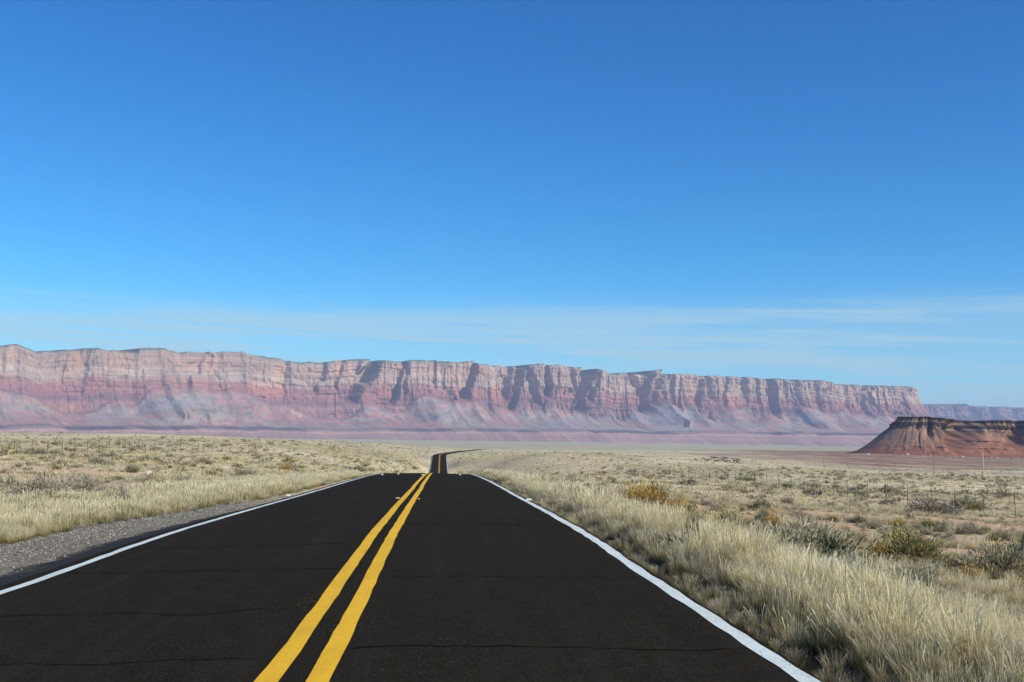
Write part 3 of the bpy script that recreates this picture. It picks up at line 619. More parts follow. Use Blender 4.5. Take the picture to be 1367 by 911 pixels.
# variants; names sort in the order the scatter indexes them
G_near = lib_set('grass_near'); G_mid = lib_set('grass_mid'); G_far = lib_set('grass_far'); S_far = lib_set('scrub_far')
i = 0
SPEC = [(m_straw, .54, 1.0, .42, .5), (m_straw, .60, .9, .36, .6), (m_straw, .44, 1.0, .6, .3), (m_strawl, .56, 1.0, .4, .4), (m_strawl, .44, 1.0, .55, .2), (m_green, .30, .8, .7, 0), (m_straw, .28, .8, .8, .2), (m_greybr, .38, .8, .8, .2)]
for m, h, n, lean, sd in SPEC:
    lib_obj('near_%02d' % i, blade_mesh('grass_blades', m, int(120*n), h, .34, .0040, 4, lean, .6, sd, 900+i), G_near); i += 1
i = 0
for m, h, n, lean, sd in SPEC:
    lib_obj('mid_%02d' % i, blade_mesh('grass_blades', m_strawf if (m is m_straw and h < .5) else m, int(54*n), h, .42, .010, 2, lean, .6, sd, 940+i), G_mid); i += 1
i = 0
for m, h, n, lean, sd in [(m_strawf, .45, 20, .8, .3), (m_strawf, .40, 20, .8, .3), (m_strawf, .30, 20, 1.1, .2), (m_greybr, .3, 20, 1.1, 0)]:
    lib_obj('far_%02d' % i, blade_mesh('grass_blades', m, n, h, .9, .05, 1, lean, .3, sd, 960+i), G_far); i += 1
S_mid = lib_set('scrub_mid'); i = 0
for m, r_, h in [(m_sage, .55, .45), (m_sage, .55, .38), (m_olive, .55, .42), (m_greybr, .55, .36), (m_dark, .5, .4)]:
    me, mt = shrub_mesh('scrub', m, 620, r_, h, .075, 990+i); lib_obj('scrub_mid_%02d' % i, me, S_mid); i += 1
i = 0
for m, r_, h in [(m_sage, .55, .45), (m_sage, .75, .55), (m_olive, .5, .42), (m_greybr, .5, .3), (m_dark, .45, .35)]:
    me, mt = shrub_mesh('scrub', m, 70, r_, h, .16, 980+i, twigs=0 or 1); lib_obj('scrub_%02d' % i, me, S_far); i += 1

def scatter(name, pts, sc, rot, idx, coll, label, tilt=.12):
    me = bpy.data.meshes.new(name); me.vertices.add(len(pts)); me.vertices.foreach_set('co', np.asarray(pts, np.float32).ravel())
    set_f(me, 'sc', sc); a = me.attributes.new('idx', 'INT', 'POINT'); a.data.foreach_set('value', np.asarray(idx, np.int32))
    rv = np.stack([rng.normal(0, tilt, len(pts)), rng.normal(0, tilt, len(pts)), rot], 1).astype(np.float32)
    a = me.attributes.new('rot', 'FLOAT_VECTOR', 'POINT'); a.data.foreach_set('vector', rv.ravel())
    o = link(name, me)
    ng = bpy.data.node_groups.new(name+'_scatter', 'GeometryNodeTree')
    ng.interface.new_socket('Geometry', in_out='INPUT', socket_type='NodeSocketGeometry'); ng.interface.new_socket('Geometry', in_out='OUTPUT', socket_type='NodeSocketGeometry')
    gi = ng.nodes.new('NodeGroupInput'); go = ng.nodes.new('NodeGroupOutput'); ip = ng.nodes.new('GeometryNodeInstanceOnPoints')
    ci = ng.nodes.new('GeometryNodeCollectionInfo'); ci.inputs['Collection'].default_value = coll; ci.inputs['Separate Children'].default_value = True; ci.inputs['Reset Children'].default_value = True
    def na(nm, t):
        x = ng.nodes.new('GeometryNodeInputNamedAttribute'); x.data_type = t; x.inputs['Name'].default_value = nm; return [q for q in x.outputs if q.enabled and q.name == 'Attribute'][0]
    L = ng.links.new
    L(gi.outputs[0], ip.inputs['Points']); L(ci.outputs[0], ip.inputs['Instance']); ip.inputs['Pick Instance'].default_value = True
    L(na('idx', 'INT'), ip.inputs['Instance Index']); L(na('rot', 'FLOAT_VECTOR'), ip.inputs['Rotation']); L(na('sc', 'FLOAT'), ip.inputs['Scale'])
    L(ip.outputs[0], go.inputs[0])
    md = o.modifiers.new('scatter', 'NODES'); md.node_group = ng
    return tag(o, label, kind='stuff')
TL, TR = -.56, .66                                          # sideways slopes (x over y) planted: the view plus a margin
def cand(y0, y1, dens, x0=None, x1=None):
    """random ground points between two distances, even per square metre"""
    A_ = (y1*y1-y0*y0)/2*(TR-TL)+6*(y1-y0) if x0 is None else (x1-x0)*(y1-y0)
    n = int(A_*dens)
    if x0 is None:
        y = np.sqrt(rng.uniform(y0*y0, y1*y1, n)); x = CAMX+rng.uniform(-1, 1, n)*3+y*rng.uniform(TL, TR, n)
    else:
        y = rng.uniform(y0, y1, n); x = rng.uniform(x0, x1, n)
    return x, y
def left_edge(y): return -(4.12+wl(y))-.15
def dens_patch(x, y): return fbm(x/2.6, y/2.6, 51, 3)
def place(x, y, dz=-.02): return np.stack([x, y, H(x, y)+dz], 1)

# tall grass bands along the road
def band(side):
    out = {'near': [], 'mid': []}
    for y0, y1, dn, kk in ((1, 26, 22, 'near'), (26, 60, 15, 'mid'), (60, 108, 9, 'mid')):
        x, y = cand(y0, y1, dn*(1.25 if y0 < 2 else 1), 3.78, 12) if side > 0 else cand(y0, y1, dn, -17, -4.3)
        n = fbm(x/2.2, y/3.2, 55, 3)
        if side > 0:
            u = x-3.80; wd = 2.7+2.2*(fbm(y/7, y*0, 56, 2)-.5)*2
            pr_ = sstep(-.02, .12, u)*(1-sstep(wd*.65, wd*1.25, u))*np.maximum(.35+1.0*sstep(.36, .55, n), u < .7)
            sc = .9*(.36+.66*sstep(.0, 1.3, u))*(1.05-.55*sstep(wd*.5, wd*1.2, u))*(.40+1.15*fbm(x/1.1, y/1.3, 58, 2))
        else:
            u = left_edge(y)-x; wd = 5.2+3.0*(fbm(y/9, y*0, 57, 2)-.5)*2
            pr_ = sstep(-.1, .2, u)*(1-sstep(wd*.65, wd*1.25, u))*(.5+.9*sstep(.3, .55, n))
            sc = (.60+.30*sstep(0, 1, u))*(.75+.55*n)*(1-.25*sstep(45, 90, y))
        kp = rng.uniform(0, 1, len(x)) < pr_; x, y, sc, u, n = x[kp], y[kp], sc[kp], u[kp], n[kp]
        r = rng.uniform(0, 1, len(x)); idx = np.where(r < .30, 0, np.where(r < .52, 1, np.where(r < .74, 2, np.where(r < .86, 6, 3))))
        if side > 0:
            idx = np.where((u < .85) & (r < .86), np.where(r < .52, 5, np.where(r < .72, 7, 4)), idx); idx = np.where((n < .47) & (r < .45), 7, idx)
        else:
            idx = np.where(r < .42, 3, np.where(r < .55, 4, idx)); idx = np.where((u < .5) & (r < .3), 5, idx)
        sc = sc*rng.uniform(.72, 1.15, len(x)); out[kk].append((x, y, sc, idx))
    return out
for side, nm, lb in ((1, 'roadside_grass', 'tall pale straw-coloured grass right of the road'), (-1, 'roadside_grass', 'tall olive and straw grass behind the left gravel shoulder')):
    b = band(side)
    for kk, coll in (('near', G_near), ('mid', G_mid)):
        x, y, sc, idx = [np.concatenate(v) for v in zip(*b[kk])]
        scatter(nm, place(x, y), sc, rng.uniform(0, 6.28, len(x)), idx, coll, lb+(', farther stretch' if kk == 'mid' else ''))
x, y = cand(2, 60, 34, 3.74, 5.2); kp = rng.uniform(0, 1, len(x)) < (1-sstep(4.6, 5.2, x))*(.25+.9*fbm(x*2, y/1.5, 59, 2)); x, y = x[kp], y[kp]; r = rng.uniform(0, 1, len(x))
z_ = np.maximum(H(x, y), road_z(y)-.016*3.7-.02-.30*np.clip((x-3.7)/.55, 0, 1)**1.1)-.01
scatter('verge_grass', np.stack([x, y, z_], 1), (.30+.5*sstep(3.8, 4.6, x))*rng.uniform(.6, 1.3, len(x)), rng.uniform(0, 6.28, len(x)), np.where(r < .5, 5, np.where(r < .8, 7, 4)), G_near, 'low shade-darkened green grass along the right asphalt edge')
# grass of the open scrubland
fx = []
for y0, y1, dn, kk in ((3, 30, 16, 'near'), (30, 75, 8, 'mid'), (75, 170, 2.6, 'far'), (170, 420, .8, 'far'), (420, 1000, .22, 'far')):
    x, y = cand(y0, y1, dn); n = dens_patch(x, y); dx = x-road_xc(y)
    pr_ = (1-.93*bare(x, y)*np.where(y > 180, .4, 1))*(.25+.95*sstep(.38, .58, n))
    pr_ = pr_*np.where(dx > 0, dx > 5.6, dx < left_edge(y)-1.5)
    kp = rng.uniform(0, 1, len(x)) < pr_; x, y, n = x[kp], y[kp], n[kp]; r = rng.uniform(0, 1, len(x))
    if kk == 'far': idx = np.where(r < .4, 0, np.where(r < .6, 1, np.where(r < .85, 2, 3)))
    else: idx = np.where(r < .26, 2, np.where(r < .36, 0, np.where(r < .40, 5, np.where(r < .70, 6, 7))))
    sc = (.40+.62*n)*rng.uniform(.6, 1.2, len(x))
    if kk == 'far': sc = sc*.95
    scatter('field_grass', place(x, y), sc, rng.uniform(0, 6.28, len(x)), idx, {'near': G_near, 'mid': G_mid, 'far': G_far}[kk],
            'short dry grass of the scrubland, %d to %d metres off' % (y0, y1))

n_ = 30000; y = rng.uniform(330, 690, n_); x = road_xc(y)+rng.uniform(-60, 75, n_); d_ = fbm(x/9, y/12, 63, 3)
kp = (np.abs(x-road_xc(y)) > 5.5) & (rng.uniform(0, 1, n_) < .5+.6*sstep(.38, .58, d_)); x, y = x[kp], y[kp]; r = rng.uniform(0, 1, len(x))
scatter('field_grass', place(x, y), rng.uniform(.45, 1.1, len(x)), rng.uniform(0, 6.28, len(x)), np.where(r < .4, 0, np.where(r < .6, 1, np.where(r < .8, 2, 3))), G_far, 'dry grass on the slopes beside the far stretch of road')
n_ = 2600; y = rng.uniform(330, 900, n_); x = road_xc(y)+rng.uniform(-90, 110, n_); kp = np.abs(x-road_xc(y)) > 7; x, y = x[kp], y[kp]
scatter('scrub', place(x, y, -.03), np.clip(rng.lognormal(-.5, .4, len(x)), .3, 1.8), rng.uniform(0, 6.28, len(x)), rng.choice([0, 0, 1, 2, 3], len(x)), S_far, 'low scrub on the slopes beside the far stretch of road', .05)

# shrubs: the largest 300 in view are things of their own, the rest one mass
kinds = {}
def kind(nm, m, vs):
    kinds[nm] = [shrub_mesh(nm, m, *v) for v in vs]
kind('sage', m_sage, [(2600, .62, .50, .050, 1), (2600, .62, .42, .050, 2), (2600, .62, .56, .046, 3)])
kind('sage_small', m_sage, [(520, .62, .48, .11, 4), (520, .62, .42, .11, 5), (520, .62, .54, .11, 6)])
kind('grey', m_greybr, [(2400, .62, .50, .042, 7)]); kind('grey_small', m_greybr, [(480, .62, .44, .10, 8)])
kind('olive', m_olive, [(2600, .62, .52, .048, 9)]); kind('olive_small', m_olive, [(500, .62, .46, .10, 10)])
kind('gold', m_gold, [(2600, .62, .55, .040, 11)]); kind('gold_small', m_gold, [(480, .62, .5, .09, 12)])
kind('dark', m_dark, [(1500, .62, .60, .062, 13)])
NAME = {'sage': 'sagebrush', 'grey': 'leafless_bush', 'olive': 'saltbush', 'gold': 'rabbitbrush', 'dark': 'leafy_bush'}
WORD = {'sage': 'sagebrush', 'grey': 'leafless bush', 'olive': 'olive saltbush', 'gold': 'golden bush', 'dark': 'dark leafy bush'}
shrubs = []                                                  # (x, y, radius, kind, label)
def named(px, py, r_, kd, lab, hz=1.0):
    p = hit(px, py); shrubs.append((p[0], p[1], r_, kd, lab, hz))
named(928, 745, 0.43, 'dark', 'dark green leafy sprig rising out of the pale roadside grass', 1.5)
named(1068, 752, 1.19, 'sage', 'large dark grey-green bush just behind the roadside grass on the right', 1.0)
named(1110, 756, 0.88, 'dark', 'dark green bush beside the large grey-green one behind the roadside grass', .9)
named(1215, 752, 1.06, 'olive', 'rounded olive bush at the edge of the bare reddish soil', .9)
named(1175, 748, 0.62, 'gold', 'small golden bush left of the rounded olive bush', 1.0)
named(866, 688, 1.25, 'gold', 'golden-brown bush behind the roadside grass, nearest to the road', 1.0)
named(900, 700, 1.12, 'gold', 'golden-brown bush lower right of the nearest-to-road golden one', .8)
named(845, 676, 1.00, 'gold', 'golden bush with dark seed heads at the left end of the golden row', 1.0)
named(872, 668, 0.88, 'dark', 'dark green bush peeking over the golden row', 1.0)
named(972, 706, 0.94, 'olive', 'yellow-green bush between the golden row and the leafy sprig', .8)
named(1030, 706, 0.56, 'gold', 'small rusty-gold bush above the large grey-green one', 1.2)
named(1018, 700, 0.62, 'dark', 'small dark green bush in the scrub left of the rusty-gold one', .8)
named(1330, 770, 1.00, 'sage', 'sagebrush at the right edge of the picture below the bare soil', 1.1)
named(1362, 752, 0.75, 'dark', 'dark twiggy bush cut by the right edge of the picture', 1.1)
named(1150, 790, 0.88, 'sage', 'sagebrush half sunk in the tall grass on the right', 1.0)
named(60, 672, 1.62, 'grey', 'big grey brush behind the left roadside grass', .8)
named(95, 668, 1.50, 'grey', 'grey brush right of the biggest one behind the left grass', .8)
named(30, 668, 1.38, 'sage', 'bluish-grey bush at the left edge behind the roadside grass', .8)
named(325, 640, 1.25, 'sage', 'sagebrush mound beyond the left grass near the road', .8)
named(553, 627, 2.00, 'gold', 'bright yellow bush left of the far stretch of road', .7)
named(1285, 680, 2.50, 'sage', 'wide low grey bush in front of the right wire fence', .6)
named(1240, 689, 2.50, 'grey', 'wide grey brush left of the low bush before the right fence', .6)
named(1300, 684, 1.12, 'olive', 'olive bush against the bare soil near the right fence', .8)
named(760, 668, 0.75, 'dark', 'dark bush tucked into the right grass near the crest', .8)
nx = len(shrubs); X = []; Y = []; Rr = []; K = []
for y0, y1, dn in ((7, 60, .75), (60, 150, .25), (150, 400, .055), (400, 1000, .012)):
    x, y = cand(y0, y1, dn); dx = x-road_xc(y); n = fbm(x/9, y/9, 61, 3); n2_ = fbm(x/16, y/16, 62, 2)
    pr_ = (1-.9*bare(x, y))*(.2+1.1*sstep(.38, .6, n))*np.where(dx > 0, sstep(5.6, 8.0, dx), sstep(1.2, 5, left_edge(y)-x))
    kp = rng.uniform(0, 1, len(x)) < pr_; x, y, n2_ = x[kp], y[kp], n2_[kp]; r = rng.uniform(0, 1, len(x))
    rad = np.clip(rng.lognormal(-1.1, .42, len(x)), .14, 1.0)*(1+.5*sstep(60, 200, y))
    kd = np.where(r < .60, 'sage', np.where(r < .78, 'grey', np.where(r < .94, 'olive', np.where((n2_ > .42) | (y > 90), 'gold', 'dark'))))
    X.append(x); Y.append(y); Rr.append(rad); K.append(kd)
X, Y, Rr, K = map(np.concatenate, (X, Y, Rr, K))
t_ = (X-CAMX)/Y; inview = (t_ > -.375) & (t_ < .505)
far_ = (inview*1.0)*Rr/Y; order = np.argsort(-far_)[:300-nx]
pick = np.zeros(len(X), bool); pick[order] = True
protos = {}
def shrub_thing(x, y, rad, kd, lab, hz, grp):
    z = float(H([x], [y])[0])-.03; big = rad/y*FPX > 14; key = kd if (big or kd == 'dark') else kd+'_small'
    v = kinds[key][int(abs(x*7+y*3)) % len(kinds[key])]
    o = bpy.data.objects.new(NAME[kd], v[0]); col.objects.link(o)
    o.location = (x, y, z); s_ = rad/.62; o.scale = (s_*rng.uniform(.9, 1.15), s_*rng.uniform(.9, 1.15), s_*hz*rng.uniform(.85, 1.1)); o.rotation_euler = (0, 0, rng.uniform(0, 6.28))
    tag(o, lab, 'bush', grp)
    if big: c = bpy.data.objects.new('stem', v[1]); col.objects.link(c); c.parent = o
for s_ in shrubs: shrub_thing(*s_, 'desert shrubs scattered over the plain')
def spot(x, y):
    px = IW/2+FPX*math.tan(math.atan2(x-CAMX, y)-YAW)
    for lim, w_ in ((140, 'at the left picture edge'), (330, 'well left of the road'), (589, 'just left of the road'), (760, 'just right of the road crest'), (910, 'left of the cattle herd'),
                    (1010, 'below the cattle herd'), (1135, 'between herd and butte'), (1260, 'below the butte tip'), (9999, 'below the butte at right')):
        if px < lim: break
    zone = 'near the roadside grass' if y < 30 else ('beyond the fence' if abs(x) > 37.6 else 'before the fence')
    return px, w_+', '+zone

cells = {}
for i in np.nonzero(pick)[0]:
    kd = str(K[i]); sz = 'small' if Rr[i] < .26 else ('medium' if Rr[i] < .45 else 'broad'); px, wh = spot(X[i], Y[i])
    cells.setdefault((sz+' '+WORD[kd], wh), []).append((px, i))
for (wd_, wh), mem in cells.items():
    for n_, (px, i) in enumerate(sorted(mem)):
        lab = wd_+' '+wh if len(mem) == 1 else '%s %s, %s' % (wd_, wh, ORD[n_])
        shrub_thing(X[i], Y[i], Rr[i], str(K[i]), lab, 1.0, 'desert shrubs scattered over the plain')
q = ~pick; x, y, rr_, kq = X[q], Y[q], Rr[q], K[q]
idx = np.where(kq == 'sage', rng.integers(0, 2, len(x)), np.where(kq == 'grey', 3, np.where(kq == 'dark', 4, 2)))
nr_ = y < 70
for sel_, cl_, lb_ in ((nr_, S_mid, 'small low grey-green shrubs between the larger bushes'), (~nr_, S_far, 'distant low grey-green scrub spread over the plain')):
    scatter('scrub', place(x[sel_], y[sel_], -.03), rr_[sel_]/.55, rng.uniform(0, 6.28, sel_.sum()), idx[sel_], cl_, lb_, .05)

# loose gravel on the left shoulder
P_lib = lib_set('pebbles')
k = NT('pebble', .9, .2); oi = k.n('ShaderNodeObjectInfo'); m_peb = k.color(k.mix(oi.outputs['Random'], (.04, .036, .03), (.40, .37, .31)))
for i in range(4):
    bm = bmesh.new(); bmesh.ops.create_icosphere(bm, subdivisions=1, radius=.5)
    for v in bm.verts: v.co *= random.uniform(.7, 1.1); v.co.z *= .6
    me = bpy.data.meshes.new('pebble'); bm.to_mesh(me); bm.free(); me.materials.append(m_peb); lib_obj('pebble_%d' % i, me, P_lib)
x, y = cand(9, 46, 330, -8.0, -4.2); u = (-4.12-x)/wl(y); kp = (u > .22) & (u < 1.15) & (rng.uniform(0, 1, len(x)) < (.12+.88*sstep(.25, .6, u))*(.4+.6*fbm(x*1.5, y*1.5, 70, 2)))
x, y, u = x[kp], y[kp], u[kp]; zz = np.maximum(road_z(y)-.016*4.12-.02-.30*np.clip(u, 0, 1)**1.1, H(x, y))+.002
scatter('gravel', np.stack([x, y, zz], 1), np.clip(rng.lognormal(-3.75, .40, len(x)), .012, .055), rng.uniform(0, 6.28, len(x)), rng.integers(0, 4, len(x)), P_lib, 'loose grey gravel between the asphalt and the left grass', .4)

# ------------------------------------------------------------------ fences
m_post = plain('rusted_steel', (.085, .05, .038), .85); m_wire = plain('wire', (.22, .20, .18), .6); m_wood = plain('weathered_wood', (.20, .15, .11), .9)
def tpost(h, w=.055):
    bm = bmesh.new()
    for sx, sy, ox, oy in ((w, .012, 0, 0), (.012, w*.8, 0, w*.4)):
        r_ = bmesh.ops.create_cube(bm, size=1); bmesh.ops.scale(bm, vec=(sx, sy, h), verts=r_['verts']); bmesh.ops.translate(bm, vec=(ox, oy, h/2-.25), verts=r_['verts'])
    for kz in range(4):
        r_ = bmesh.ops.create_cube(bm, size=1); bmesh.ops.scale(bm, vec=(.02, .02, .03), verts=r_['verts']); bmesh.ops.translate(bm, vec=(0, -.014, h-.4-kz*.28), verts=r_['verts'])
    me = bpy.data.meshes.new('post'); bm.to_mesh(me); bm.free(); me.materials.append(m_post); return me
def wpost(h):
    bm = bmesh.new(); r_ = bmesh.ops.create_cone(bm, segments=8, radius1=.08, radius2=.065, depth=h, cap_ends=True); bmesh.ops.translate(bm, vec=(0, 0, h/2-.3), verts=r_['verts'])
    me = bpy.data.meshes.new('post'); bm.to_mesh(me); bm.free(); me.materials.append(m_wood); return me
pm, pw = tpost(1.85, .045), wpost(1.75)
def fence(side, xf, y0, y1, label):
    e = bpy.data.objects.new('wire_fence', None); col.objects.link(e); yy = np.arange(y0, y1, 4.55)
    yy = yy+rng.normal(0, .15, len(yy)); xx = xf+.9*np.sin(yy/60)+rng.normal(0, .05, len(yy)); zz = H(xx, yy); e.location = (xx[0], yy[0], zz[0])
    tag(e, label, 'fence')
    for i, (x, y, z) in enumerate(zip(xx, yy, zz)):
        o = bpy.data.objects.new('post', pw if i % 9 == 4 else pm); col.objects.link(o); o.parent = e; o.location = (x-xx[0], y-yy[0], z-zz[0])
        o.rotation_euler = (rng.normal(0, .025), rng.normal(0, .03), rng.uniform(-.3, .3))
    for hz in (.35, .65, .95, 1.25):
        V = []; F = []
        for i, (x, y, z) in enumerate(zip(xx, yy, zz)):
            for k_ in range(3): V.append((x-xx[0]+.008*math.cos(k_*2.09), y-yy[0]-.03, z-zz[0]+hz+.008*math.sin(k_*2.09)))
        for i in range(len(xx)-1):
            for k_ in range(3): a = i*3+k_; b = i*3+(k_+1) % 3; F.append((a, b, b+3, a+3))
        w_ = link('wire', np_mesh('wire', V, F), m_wire, e)
fence(1, 37.3, 40, 235, 'rusty steel post and wire fence crossing the scrub right of the road')
fence(-1, -38.0, 60, 262, 'thin post and wire fence along the rise left of the road')

# ------------------------------------------------------------------ utility poles on the right
m_pole = plain('pale_pole_wood', (.52, .41, .25), .85, sc=3); m_pole2 = plain('grey_pole_wood', (.17, .14, .11), .9, sc=3)
def pole(px, py, Y, hgt, m, label, r_=.15):
    p = at(px, py, Y); x, y = p[0], Y; z = float(H([x], [y])[0]); bm = bmesh.new()
    bmesh.ops.create_cone(bm, segments=12, radius1=r_, radius2=r_*.7, depth=hgt+1, cap_ends=True); bmesh.ops.translate(bm, vec=(0, 0, (hgt+1)/2-1), verts=bm.verts[:])
    q_ = bmesh.ops.create_cone(bm, segments=8, radius1=.06, radius2=.03, depth=.3, cap_ends=True); bmesh.ops.translate(bm, vec=(0, 0, hgt+.13), verts=q_['verts'])
    me = bpy.data.meshes.new('utility_pole'); bm.to_mesh(me); bm.free(); o = link('utility_pole', me, m); o.location = (x, y, z); tag(o, label, 'pole', 'poles in a line across the right plain')
pole(1313, 639, 330, 7.6, m_pole, 'pale wooden pole standing before the red butte, tallest of the line', .17)
pole(1247, 636, 520, 7.4, m_pole2, 'thin grey pole left of the pale one, second in the line')
pole(1195, 635, 620, 7.4, m_pole2, 'thin grey pole below the left tip of the butte, third in the line')
pole(1100, 628, 720, 7.4, m_pole2, 'faint grey pole on the plain left of the butte, smallest of the line')

# ------------------------------------------------------------------ cattle
m_hide = plain('dark_hide', (.022, .018, .016), .8); m_hide2 = plain('grey_hide', (.13, .11, .10), .8)
def cow_mesh(name, m, graze, lie=False):
    leg = .35 if lie else .72
    V = [(-.75, 0, leg+.42), (-.3, 0, leg+.36), (.25, 0, leg+.38), (.7, 0, leg+.48)]; Rd = [.27, .34, .34, .28]; E = [(0, 1), (1, 2), (2, 3)]
    def add(par, co, r_): V.append(co); Rd.append(r_); E.append((par, len(V)-1)); return len(V)-1
    if graze: a = add(3, (1.05, 0, leg+.2), .17); b = add(a, (1.28, 0, leg-.25), .12); add(b, (1.42, 0, leg-.5), .09)
    else: a = add(3, (1.02, 0, leg+.72), .17); b = add(a, (1.22, 0, leg+.78), .13); add(b, (1.5, 0, leg+.6), .09)
    add(b, (1.2, .18, (leg-.2 if graze else leg+.92)), .03); add(b, (1.2, -.18, (leg-.2 if graze else leg+.92)), .03)
    t = add(0, (-1.0, 0, leg+.5), .05); add(t, (-1.05, .02, leg-.1), .035)
    for sx, pa in ((-.68, 0), (.66, 3)):
        for sy in (.2, -.2):
            if lie: add(pa, (sx+.3, sy*1.7, .16), .12)
            else: h_ = add(pa, (sx, sy, leg+.05), .13); k_ = add(h_, (sx+(-.06 if sx < 0 else .02), sy, leg*.5), .07); add(k_, (sx, sy, .03), .06)
    me = bpy.data.meshes.new(name); me.from_pydata(V, E, []); me.update(); o = bpy.data.objects.new(name, me); col.objects.link(o)
    sk = o.modifiers.new('skin', 'SKIN'); 
    for i, r_ in enumerate(Rd): me.skin_vertices[0].data[i].radius = (r_, r_)
    me.skin_vertices[0].data[1].use_root = True
    ss = o.modifiers.new('sub', 'SUBSURF'); ss.levels = 1; ss.render_levels = 1
    dg = bpy.context.evaluated_depsgraph_get(); m2 = bpy.data.meshes.new_from_object(o.evaluated_get(dg)); bpy.data.objects.remove(o)
    m2.name = name; m2.materials.clear(); m2.materials.append(m); return m2
poses = [cow_mesh('cow', m_hide, True), cow_mesh('cow', m_hide, False), cow_mesh('cow', m_hide2, True), cow_mesh('cow', m_hide, False, True)]
cpos = [(943, 619, 0), (939, 615.5, 2), (951, 613.5, 1), (953.5, 613, 0), (957, 613.5, 2), (954, 618.5, 0), (955.5, 619, 1), (959, 617, 2), (947, 616, 2), (962, 614.5, 2), (964.5, 616, 0), (967, 613, 1), (970.5, 613.5, 0),
        (968, 620, 0), (972, 617, 2), (975, 618.5, 2), (978.5, 620, 3), (981, 617, 1), (984.5, 617.5, 0), (982, 614.5, 2), (977, 614, 2), (986, 615, 1)]
cpos.sort()
for i, (px, py, ps) in enumerate(cpos):
    d = ray(px, py); Y_ = np.linspace(300, 1100, 900); k_ = Y_/d[1]; gz = H(CAMX+d[0]*k_, Y_); j = np.nonzero(EYE+d[2]*k_ < gz)[0]; Yc = Y_[j[0]] if len(j) else 780
    Yc = 640+(620.5-py)*30+random.uniform(-12, 12); x = CAMX+d[0]*Yc/d[1]; o = bpy.data.objects.new('cow', poses[ps]); col.objects.link(o); o.location = (x, Yc, float(H([x], [Yc])[0])); o.rotation_euler = (0, 0, rng.uniform(-.5, .5)+(math.pi if i % 2 else 0)); o.scale = (1.15,)*3
    tag(o, {0: 'black cow grazing', 1: 'black cow standing head up', 2: 'grey-brown cow grazing', 3: 'dark cow lying down'}[ps]+' in the far herd, '+ORD[i], 'cow', 'cattle herd on the right plain')

# ------------------------------------------------------------------ lane markers, stones
m_tabw = plain('white_tab', (.72, .72, .66), .5); m_taby = plain('yellow_tab', (.55, .43, .20), .6)
def road_at(px, py):
    d = ray(px, py); t = 8.0
    for _ in range(40): t = .5*t+.5*(float(road_z(t))-.03-EYE)/d[2]*d[1]
    return CAMX+d[0]/d[1]*t, t
def marker(px, py, w, l, h, m, label, loc=None):
    x, y = loc or road_at(px, py); bm = bmesh.new(); bmesh.ops.create_cube(bm, size=1); bmesh.ops.scale(bm, vec=(w, l, h), verts=bm.verts[:])
    for v in bm.verts:
        if v.co.z > 0: v.co.x *= .8; v.co.y *= .55
    bmesh.ops.bevel(bm, geom=bm.edges[:], offset=.006, segments=1, affect='EDGES')
    me = bpy.data.meshes.new('road_marker'); bm.to_mesh(me); bm.free(); o = link('road_marker', me, m); o.location = (x, y, float(road_z(y))-.016*abs(x)-float(tilt(y))*x+.004+h/2); tag(o, label, 'marker')
marker(531, 667, .13, .10, .035, m_taby, 'small yellowish raised marker left of the centre lines'); marker(559, 668, .08, .09, .025, m_taby, 'small raised marker right of the centre lines')
marker(706, 667, .16, .12, .05, m_tabw, 'white raised marker on the right edge line'); marker(385, 661, .16, .12, .05, m_tabw, 'white raised marker on the left edge line')
for i, (x, y, lb, mm) in enumerate([(-.30, 84, 'pale marker on the centre line at the crest', m_tabw), (-3.2, 86, 'white marker at the crest nearest the left edge line', m_tabw), (-2.2, 90, 'white marker at the crest right of the leftmost one', m_tabw), (2.4, 90, 'white marker on the crest in the right lane', m_tabw)]):
    marker(0, 0, .16, .12, .05, mm, lb, (x, y))
m_stone = plain('pale_stone', (.52, .44, .36), .9); m_stone2 = plain('red_sandstone', (.36, .20, .14), .9)
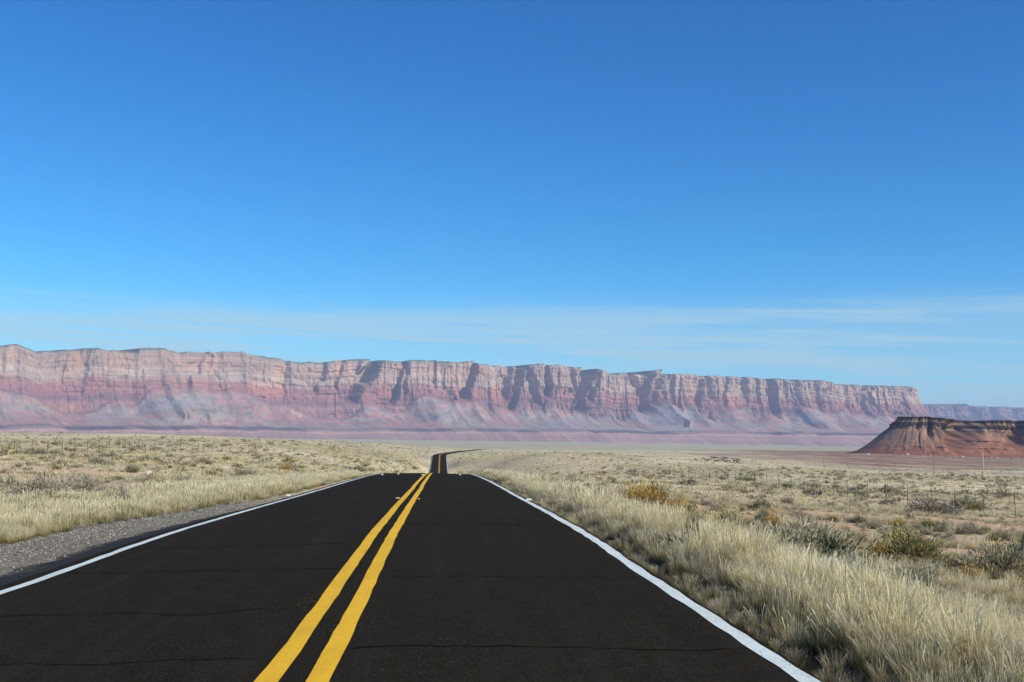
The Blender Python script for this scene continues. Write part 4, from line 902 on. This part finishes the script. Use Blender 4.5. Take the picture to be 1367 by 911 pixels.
def stone(x, y, r_, m, label, grp=None, nm='stone'):
    bm = bmesh.new(); bmesh.ops.create_icosphere(bm, subdivisions=2, radius=r_); sd = random.uniform(0, 99)
    for v in bm.verts:
        n_ = v.co.normalized(); v.co *= .75+.45*float(vnoise(np.array([n_.x*1.7+sd]), n_.y*1.7+n_.z*2.3, 5)[0]); v.co.z *= .62
    me = bpy.data.meshes.new(nm); bm.to_mesh(me); bm.free(); o = link(nm, me, m); o.location = (x, y, float(H([x], [y])[0])+r_*.15); o.rotation_euler = (0, 0, random.uniform(0, 6)); tag(o, label, nm, grp)
for px, py, r_, lb in [(1217, 718, .16, 'pale stone on the bare soil above the olive bush'), (1226, 720, .11, 'smaller pale stone beside the one above the olive bush'), (197, 633, .30, 'pale stone among sage left of the road, nearer of two'), (386, 623, .5, 'pale stone far left of the road near the grass edge'), (1213, 716, .1, 'palest pebble-sized stone left of the pair on bare soil')]:
    p = hit(px, py); stone(p[0], p[1], r_, m_stone, lb)
for i in range(26):
    px = 1158+i*8.2+random.random()*5; py = 606+random.random()**1.6*9; p = at(px, py, 1870+random.uniform(-70, 10)); 
    stone(p[0], p[1], random.uniform(1.0, 3.0), m_stone2 if i % 3 else m_stone, ('pale' if i % 3 == 0 else 'red')+' sandstone boulder at the foot of the butte, '+ORD[i], 'boulders at the foot of the butte', 'boulder')

# ------------------------------------------------------------------ haze
def haze():
    x0, x1, y0, y1, z0, z1 = -30000, 30000, -30000, 30000, -160, 830
    v = [(x, y, z) for x in (x0, x1) for y in (y0, y1) for z in (z0, z1)]
    f = [(0, 1, 3, 2), (4, 6, 7, 5), (0, 4, 5, 1), (2, 3, 7, 6), (0, 2, 6, 4), (1, 5, 7, 3)]
    me = bpy.data.meshes.new('haze'); me.from_pydata(v, [], f); me.update()
    m = bpy.data.materials.new('haze'); m.use_nodes = True; t = m.node_tree; t.nodes.clear()
    o = t.nodes.new('ShaderNodeOutputMaterial'); p = t.nodes.new('ShaderNodeVolumePrincipled')
    p.inputs['Color'].default_value = (.44, .58, .88, 1); p.inputs['Density'].default_value = 3.8e-5; p.inputs['Anisotropy'].default_value = 0.0
    t.links.new(p.outputs[0], o.inputs['Volume'])
    tag(link('haze', me, m), kind='stuff')
haze()
